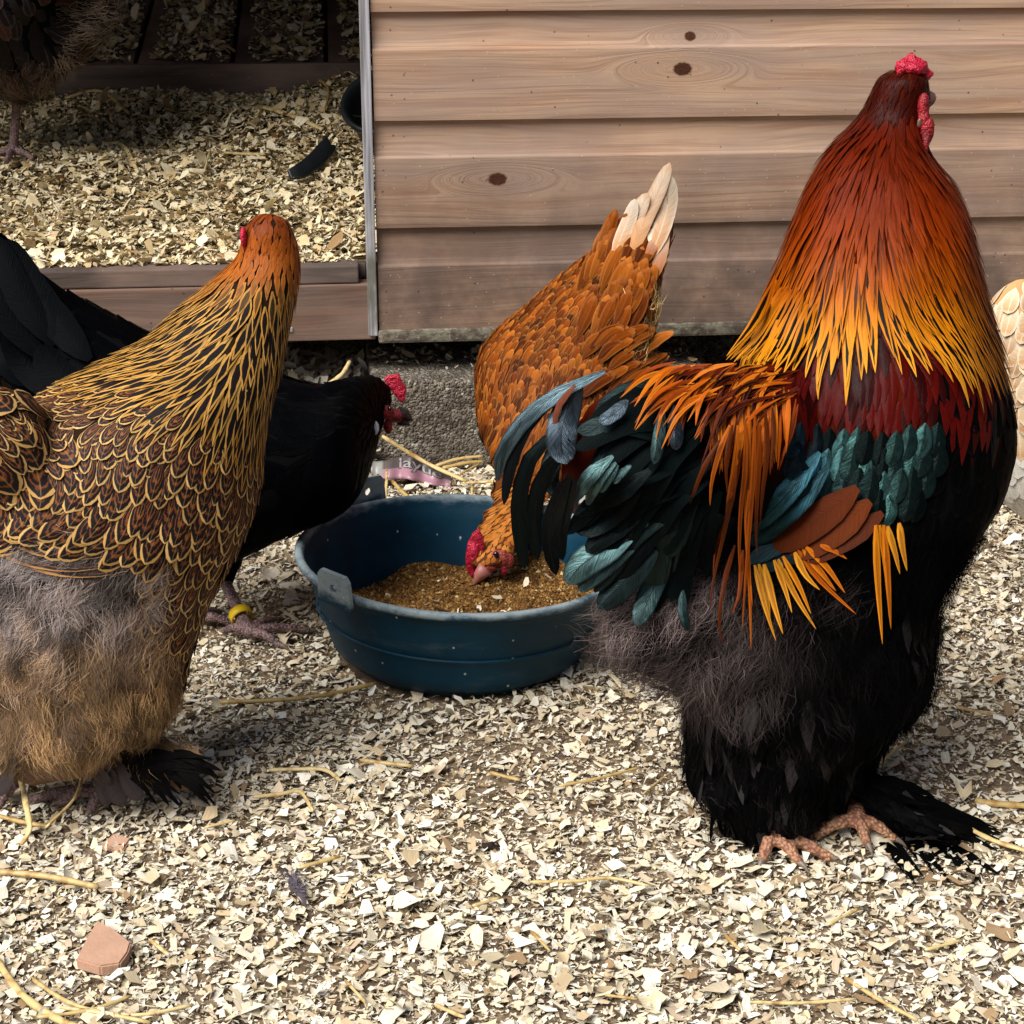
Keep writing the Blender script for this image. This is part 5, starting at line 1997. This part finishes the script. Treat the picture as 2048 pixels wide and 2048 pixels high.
# ------------------------------------------------------------------ brown hen pecking in the tub
random.seed(31)
bb = [(1330, 400, 2.10, 24, .5), (1310, 440, 2.09, 44, .6), (1272, 490, 2.07, 72, .7), (1228, 545, 2.04, 98, .8), (1180, 620, 2.00, 136, .85), (1134, 700, 1.96, 174, .85), (1122, 790, 1.92, 172, .85), (1092, 870, 1.87, 134, .9), (1066, 930, 1.81, 88, .95), (1044, 985, 1.75, 66, 1), (1020, 1030, 1.70, 60, 1), (998, 1072, 1.66, 55, 1), (982, 1108, 1.635, 46, 1), (966, 1135, 1.62, 26, 1)]
BG = [(985, 1080, .35, -1), (1020, 1000, .4, -1), (1000, 900, .12, -1), (970, 800, .0, -1), (1060, 800, .2, -1), (1100, 700, .35, -1), (1000, 720, .25, -1), (1200, 760, .3, -.8), (1200, 640, .3, -1), (1200, 540, .55, -1), (1290, 600, .15, -1), (1270, 460, .5, -1), (1320, 420, .4, -1)]
brown = Bird('brown_hen', G(1170, 1120), 'ginger brown hen with white tipped tail, pecking head down in the blue tub', 'hen', [loft(bb, mode='h')], .006, 8, M_BODYBRN, BG)
BC = [lin(c) for c in ((152, 78, 16), (132, 62, 9), (168, 92, 26), (104, 44, 6))]


def b_col(px, py):
    c = random.choice(BC)
    e = lin((204, 140, 76)) if random.random() < .55 else mixc(c, lin((214, 156, 92)), .3)
    k = .45 if random.random() < .35 else 1
    return (tuple(v * .4 * k for v in c), tuple(v * k for v in c)), e, 1


fe = Feathers()
pts = brown.samples(.0074, 81, lambda x, y: y < 900)
brown.coat([q for q in pts if q[3] >= 500], lambda x, y: .025, lambda x, y: .0050, w_round, b_col, fe, K=6, lift1=.005, jitter=.16, camber=.4)
pts = brown.samples(.0085, 82, lambda x, y: 780 <= y < 1000)
brown.coat(pts, lambda x, y: .034, lambda x, y: .0042, w_lance, b_col, fe, K=6, lift1=.005, jitter=.12, camber=.35)
fe.emit('body_plumage', M_SOFT, brown, 'stuff')
fe = Feathers()
pts = brown.samples(.0045, 83, lambda x, y: y >= 985 and y < 1142)
brown.coat(pts, lambda x, y: .014 if y < 1090 else .008, lambda x, y: .0022, w_lance, lambda x, y: (random.choice([lin((190, 116, 44)), lin((176, 100, 34)), lin((200, 128, 58))]), lin((216, 152, 92)), 1), fe, K=6, lift1=.002, jitter=.15)
fe.emit('neck_plumage', M_SOFT, brown, 'stuff')
WHT, BUF = lin((222, 210, 190)), lin((186, 128, 72))


def bq(pts, w, A, B, name='tail_feather', shape=w_sickle, off=.008, fall=2.06, **kw):
    f1 = Feathers()
    brown.quill(pts, w, shape, A, B, f1, off=off, fall=fall, **kw)
    return f1.emit(name, M_SOFT if name != 'tail_feather' else M_PLAIN, brown)


for a_, w, A, B in (([(1262, 520), (1290, 440), (1318, 380), (1340, 326)], 34, (BUF, WHT), BUF), ([(1300, 520), (1325, 450), (1338, 400), (1340, 350)], 36, (BUF, WHT), WHT), ([(1240, 510), (1258, 465), (1280, 420), (1296, 386)], 34, (BUF, WHT), BUF),
                    ([(1226, 520), (1240, 478), (1256, 440), (1270, 398)], 30, (BUF, WHT), WHT), ([(1290, 500), (1302, 460), (1316, 420), (1326, 386)], 32, (WHT, WHT), BUF), ([(1310, 560), (1322, 510), (1328, 460), (1330, 420)], 30, (BC[0], WHT), BUF),
                    ([(1276, 505), (1288, 470), (1300, 440), (1318, 418)], 26, (BUF, WHT), BC[0]), ([(1292, 520), (1306, 485), (1318, 455), (1324, 436)], 26, (BC[0], WHT), BC[0])):
    bq(a_, w, A, B, off=.010)
for i in range(60):
    x0, y0 = random.uniform(1150, 1300), random.uniform(500, 680)
    x0 = max(x0, 1100 + (680 - y0) * .55)
    ln = random.uniform(70, 110)
    c = random.choice(BC)
    bq([(x0, y0), (x0 + ln * .22, y0 - ln * .5), (x0 + ln * .40, y0 - ln * .92)], random.uniform(20, 30), (tuple(v * .4 for v in c), c), mixc(c, lin((206, 146, 84)), .45), 'covert_feather', w_round, off=random.uniform(.006, .010), camber=.4)
for i in range(36):
    x0, y0 = random.uniform(1150, 1290), random.uniform(690, 800)
    ln = random.uniform(80, 120)
    c = random.choice(BC)
    bq([(x0, y0), (x0 + ln * .30, y0 - ln * .32), (x0 + ln * .62, y0 - ln * .45)], random.uniform(20, 28), (tuple(v * .4 for v in c), c), mixc(c, lin((206, 146, 84)), .5), 'wing_feather', w_round, off=random.uniform(.006, .010), fall=1.95, camber=.35)
pts = brown.samples(.009, 84, lambda x, y: x > 1255 and 600 < y < 760)
down(brown, pts, lambda x, y: .026, lambda x, y: lin((206, 176, 120)), 'fluff', 20, .9, .4, .0004)
bh = lambda x, y, o=.0: brown.hit(x, y, o, 1.61)[0].y
V, F = remeshed([slab([(958, 1058), (944, 1068), (936, 1085), (932, 1105), (931, 1126), (936, 1144), (946, 1154), (956, 1146), (964, 1128), (968, 1100), (968, 1078)], bh(966, 1100) + .002, .008), ball(948, 1112, bh(962, 1110) + .001, 12, (.9, .7, 1.9))], .0013, 3)
V = V + np.array([list(mnoise.noise_vector(Vector(v) * 260)) for v in V]) * .0008
brown.part('comb', (V, F), M_COMB)
brown.part('face', remeshed([ball(996, 1118, bh(996, 1112) + .004, 22, (1.1, .6, .9)), ball(976, 1134, bh(976, 1126) + .004, 17, (1.1, .6, .8)), ball(1016, 1122, bh(1010, 1114) + .004, 15, (.9, .6, 1.1))], .0015, 3), M_PINKFACE)
brown.part('eye', ball(992, 1108, bh(992, 1108) - .004, 6), M_EYE)
p0, p1, p2 = P(972, 1136, bh(974, 1128)), P(958, 1152, 1.615), P(947, 1170, 1.61)
brown.part('beak', tube([tuple(p0), tuple(p1), tuple(p2)], [.0085, .0060, .0008], 10), M_BEAKPINK)
brown.part('wattle', remeshed([ball(1008, 1142, bh(1000, 1120) + .004, 10, (.8, .5, 1.2))], .0015, 2), M_FACE)
foot(brown, G(1140, 1105, .02), P(1150, 985, 1.93), [G(1085, 1130, .008), G(1130, 1140, .008), G(1180, 1090, .008)], M_LEGPINK, .006, False)
foot(brown, G(1230, 1085, .02), P(1220, 960, 1.96), [G(1190, 1115, .008), G(1230, 1120, .008), G(1260, 1070, .008)], M_LEGPINK, .006, False)

# ------------------------------------------------------------------ black hen behind the tub
random.seed(41)
kb = [(-40, 520, 1.68, 50, .5), (0, 580, 1.68, 96, .5), (60, 650, 1.68, 120, .6), (120, 720, 1.68, 145, .75), (200, 800, 1.67, 185, .8), (300, 885, 1.66, 220, .82), (400, 915, 1.655, 222, .82), (480, 920, 1.65, 196, .82), (550, 915, 1.645, 168, .85), (640, 908, 1.64, 138, .85), (700, 884, 1.65, 132, .85), (738, 846, 1.68, 102, .85), (762, 806, 1.71, 56, .85), (778, 796, 1.73, 34, .9), (786, 800, 1.74, 22, .9)]
leglf = [(430, 1080, 1.68, 70, .8), (440, 1130, 1.675, 44, .8), (442, 1180, 1.67, 24, .8)]
KG = [(760, 790, -1, -.2), (700, 800, -1, .1), (600, 800, -1, -.1), (500, 800, -1, -.3), (300, 740, -1, -.45), (150, 680, -1, -.6), (50, 560, -.6, -1), (450, 1000, -1, -.1), (250, 900, -1, -.3), (690, 950, -.5, .8), (40, 720, -1, -.3)]
black = Bird('black_hen', G(450, 1270), 'black hen with red comb and yellow leg ring, standing behind the blue tub', 'hen', [loft(kb, mode='v'), loft(leglf)], .007, 8, M_BODYBLK, KG)
fe = Feathers()
pts = black.samples(.016, 91, lambda x, y: x < 720)
BK2 = lambda x, y: ((.0012, .0014, .002), (.003, .0036, .005), 1)
black.coat(pts, lambda x, y: .042, lambda x, y: .0135, w_round, BK2, fe, K=6, lift1=.006, jitter=.12, camber=.4)
fe.emit('body_plumage', M_BLACK, black, 'stuff')
fe = Feathers()
pts = black.samples(.0065, 92, lambda x, y: x >= 600)
RED = lambda x, y: ((lin((40, 8, 6)) if random.random() < .025 and x < 690 else (.0016, .0016, .002)), (.008, .008, .009), 1)
black.coat(pts, lambda x, y: .012 + .016 * sm(770, 690, x), lambda x, y: .0035, w_lance, RED, fe, K=6, lift1=.002, jitter=.12)
fe.emit('neck_plumage', M_BLACK, black, 'stuff')
for a_, w in (([(110, 690), (50, 600), (10, 520), (-10, 470)], 60), ([(130, 700), (80, 600), (40, 530), (15, 478)], 56), ([(90, 720), (20, 640), (-30, 560), (-60, 500)], 60), ([(150, 710), (110, 630), (70, 570), (36, 512)], 50),
              ([(100, 770), (40, 740), (0, 700), (-40, 640)], 60), ([(150, 800), (90, 770), (40, 720), (10, 660)], 62), ([(170, 830), (110, 810), (60, 775), (24, 740)], 56), ([(180, 720), (140, 680), (100, 620), (80, 590)], 60), ([(200, 800), (150, 780), (110, 740), (80, 690)], 70)):
    f1 = Feathers()
    black.quill(a_, w, w_sickle, (.0016, .002, .0028), (.0035, .0042, .006), f1, off=.012, fall=1.69)
    f1.emit('tail_feather', M_BLACK, black)
V, F = remeshed([slab([(768, 756), (780, 750), (794, 752), (802, 768), (808, 782), (811, 798), (806, 806), (799, 800), (790, 790), (780, 778), (772, 768)], 1.745, .006), slab([(788, 750), (796, 746), (802, 756), (806, 766), (812, 772), (813, 786), (800, 784)], 1.745, .004)], .0013, 3)
V = V + np.array([list(mnoise.noise_vector(Vector(v) * 260)) for v in V]) * .001
black.part('comb', (V, F), M_COMB)
kh = lambda x, y: black.hit(x, y, 0, 1.735)[0].y
black.part('face', remeshed([ball(772, 824, kh(768, 816) + .003, 17, (1.1, .6, .9)), ball(788, 832, 1.72, 18, (1.1, .8, .8)), ball(776, 852, 1.712, 12, (.8, .6, 1.5))], .0016, 3), M_FACE)
black.part('eye', ball(780, 817, kh(768, 816) - .006, 5), M_EYE)
black.part('ear_lobe', remeshed([ball(752, 856, kh(750, 852) - .002, 9, (.8, .4, 1.7))], .0013, 2), M_LOBE)
p0 = P(796, 828, 1.725)
V1 = remeshed([tube([tuple(p0), tuple(P(811, 829, 1.725)), tuple(P(826, 842, 1.725))], [.0085, .0065, .001], 10), tube([tuple(P(796, 840, 1.725)), tuple(P(809, 845, 1.725)), tuple(P(819, 849, 1.725))], [.006, .0042, .001], 10)], .001, 1)
black.part('beak', V1, M_BEAKDK)
lg2 = foot(black, G(497, 1262, .016), P(448, 1160, 1.672), [G(562, 1292, .007), G(620, 1262, .007), G(560, 1240, .007), G(446, 1262, .008)], M_LEGPINK, .0066)
foot(black, G(400, 1235, .016), P(390, 1120, 1.70), [G(470, 1250, .007), G(440, 1225, .007), G(360, 1225, .008)], M_LEGPINK, .0066)
rs, ra = P(448, 1160, 1.672), G(497, 1262, .016)
rc, rt = rs.lerp(ra, .70), (ra - rs).normalized()
a_ = rt.orthogonal().normalized()
b_ = rt.cross(a_)
V, F = [], []
for i in range(28):
    an = 2 * math.pi * i / 28
    e = a_ * math.cos(an) + b_ * math.sin(an)
    for rr, hh in ((.0118, -.0045), (.0118, .0045), (.0100, .0045), (.0100, -.0045)):
        V.append(tuple(rc + e * rr + rt * hh))
for i in range(28):
    for j in range(4):
        F.append((i * 4 + j, ((i + 1) % 28) * 4 + j, ((i + 1) % 28) * 4 + (j + 1) % 4, i * 4 + (j + 1) % 4))
mesh_obj('leg_ring', V, F, M_BAND, lg2, black.org)

# ------------------------------------------------------------------ buff hen at the right edge
random.seed(51)
ub = [(2030, 560, 1.72, 20, .7), (2038, 590, 1.72, 58, .8), (2052, 660, 1.72, 100, .85), (2080, 760, 1.72, 140, .85), (2110, 860, 1.72, 160, .85), (2110, 940, 1.72, 140, .85), (2115, 1000, 1.72, 90, .85), (2120, 1060, 1.72, 40, .85)]
ub2 = [(2110, 850, 1.73, 130, .8), (2200, 830, 1.76, 110, .8), (2260, 760, 1.78, 70, .8), (2285, 690, 1.79, 46, .9), (2300, 640, 1.80, 38, .9), (2312, 612, 1.80, 30, .9)]
UG = [(2030, 600, -.2, 1), (2000, 750, -.4, 1), (2060, 700, -.3, 1), (2100, 850, -.3, 1), (2020, 950, .1, 1), (2250, 780, -.7, .8)]
buff = Bird('buff_hen', G(2120, 1130), 'pale buff and white hen at the right edge behind the rooster', 'hen', [loft(ub), loft(ub2)], .007, 8, M_BODYBUF, UG)
fe = Feathers()
pts = buff.samples(.0115, 95)


def u_col(px, py):
    lo = sm(850, 900, py)
    if lo > random.random():
        return lin((226, 220, 208)), lin((236, 232, 224)), 1
    return (lin((222, 206, 178)), random.choice([lin((176, 122, 66)), lin((190, 140, 84)), lin((214, 180, 136))])), lin((236, 222, 198)), 1


buff.coat(pts, lambda x, y: .034, lambda x, y: .0095, w_round, u_col, fe, K=6, lift1=.006, jitter=.25, camber=.4)
fe.emit('body_plumage', M_PLAIN, buff, 'stuff')
buff.part('comb', remeshed([ball(2310, 590, 1.80, 14, (1, .5, 1))], .002, 2), M_COMB)
c0 = P(2335, 615, 1.80)
buff.part('beak', tube([tuple(c0), tuple(c0 + Vector((.01, 0, -.001))), tuple(c0 + Vector((.02, 0, -.006)))], [.006, .004, .001], 9), M_BEAK)
buff.part('eye', ball(2318, 610, 1.775, 5), M_EYE)
foot(buff, G(2100, 1125, .02), P(2105, 1020, 1.72), [G(2160, 1140, .008), G(2130, 1160, .008), G(2060, 1115, .008)], M_LEG, .006, False)
foot(buff, G(2150, 1115, .02), P(2150, 1020, 1.74), [G(2210, 1120, .008), G(2180, 1140, .008), G(2110, 1105, .008)], M_LEG, .006, False)

# ------------------------------------------------------------------ dark hen inside the shed
random.seed(61)


def on_litter(px, py):
    rr, t = ray(px, py), 2.1
    while t < 3.4:
        t += .002
        l_ = CAMP + rr * t - SHED_O
        if CAMP.z + rr.z * t < float(litter_h(np.float64(l_.dot(SH_U)), np.float64(l_.dot(SH_N)))) + .004:
            break
    return CAMP + rr * t


fb = on_litter(28, 322)
DD = fb.y
db = [(60, -260, DD + .02, 40, 1), (40, -200, DD + .02, 60, 1), (20, -130, DD, 120, .9), (0, -40, DD, 190, .85), (20, 40, DD, 196, .85), (60, 90, DD, 130, .85), (100, 110, DD, 60, .85)]
db2 = [(60, 40, DD, 150, .8), (140, 30, DD, 92, .7), (180, 0, DD, 60, .6), (215, -60, DD, 34, .5), (235, -130, DD, 14, .4)]
db3 = [(40, 100, DD, 90, .8), (36, 160, DD, 60, .8), (32, 200, DD, 30, .8)]
DG = [(0, 0, .5, 1), (150, 50, 1, .3), (220, -60, .5, -1), (60, 150, .2, 1), (-60, 100, .2, 1)]
dark = Bird('dark_hen', fb, 'dark brown hen with a pale fluffy edge standing in the shed doorway', 'hen', [loft(db), loft(db2), loft(db3)], .008, 8, M_BODYBLK, DG)
fe = Feathers()
pts = dark.samples(.016, 96)


def d_col(px, py):
    if py > 90 and random.random() < .35:
        return lin((74, 30, 26)), lin((110, 90, 80)), 1
    return (lin((30, 24, 24)) if random.random() < .75 else lin((66, 40, 34))), lin((84, 80, 82)) if random.random() < .3 else (.012, .01, .01), 1


dark.coat(pts, lambda x, y: .040, lambda x, y: .011, w_round, d_col, fe, K=6, lift1=.005, jitter=.2, camber=.4)
fe.emit('body_plumage', M_PLAIN, dark, 'stuff')
pts = dark.samples(.010, 97, lambda x, y: (x > 120 and y > -20) or y > 120)
down(dark, pts, lambda x, y: .035, lambda x, y: lin((112, 98, 84)), 'fluff', 24, 1.0, .5, .0004)
foot(dark, fb + Vector((0, 0, .014)), P(34, 190, DD), [fb + Vector((.035, -.02, .006)), fb + Vector((0, -.04, .004)), fb + Vector((-.03, -.01, .006))], M_LEGPINK, .007, False)
fb2 = on_litter(-70, 300)
foot(dark, fb2 + Vector((0, 0, .014)), P(-40, 170, DD + .03), [fb2 + Vector((.035, -.02, .006)), fb2 + Vector((0, -.04, .004)), fb2 + Vector((-.03, -.01, .006))], M_LEGPINK, .007, False)
dark.part('comb', remeshed([slab([(30, -290), (50, -320), (70, -300), (90, -320), (100, -280), (60, -260)], DD + .02, .006)], .002, 2), M_COMB)
c0 = P(95, -250, DD + .02)
dark.part('beak', tube([tuple(c0), tuple(c0 + Vector((.012, 0, -.001))), tuple(c0 + Vector((.024, 0, -.007)))], [.007, .005, .001], 9), M_BEAK)

# a shed grey down feather on the ground
fc_ = G(598, 1775, .006)
fl = empty('loose_feather', fc_)
tag(fl, 'small fluffy grey feather lying on the shavings below the tub', 'feather')


class _Fl:
    pass


fo = _Fl()
fo.root, fo.org = fl, fc_
f1 = Feathers()
a0, a1, a2 = G(582, 1752, .008), G(600, 1780, .012), G(612, 1815, .007)
sp = resample(catmull([tuple(a0), tuple(a1), tuple(a2)], 5), 10)
f1.add(sp, [(0, -.3, 1)] * 10, .006, w_lance, lin((92, 84, 88)), lin((60, 54, 58)), 0, .3, 2, .2)
f1.emit('vane', M_PLAIN, fo)
V, F, A = [], [], []
for i in range(90):
    t = random.random() ** 1.6 * .8
    k = Vector(sp[int(t * 9)])
    d = Vector((random.gauss(0, 1), random.gauss(0, .8), random.uniform(.05, .7))).normalized() * random.uniform(.006, .016)
    w = d.cross(Vector((0, 0, 1))).normalized() * .0005
    b = len(V)
    V += [tuple(k - w), tuple(k + w), tuple(k + d)]
    F.append((b, b + 1, b + 2))
    A += [(*lin((104, 98, 104)), 1)] * 3
o = mesh_obj('down', V, F, M_DOWN, fl, fc_)
o.data.attributes.new('fcol', 'FLOAT_COLOR', 'POINT').data.foreach_set('color', np.array(A).reshape(-1))
o['kind'] = 'stuff'
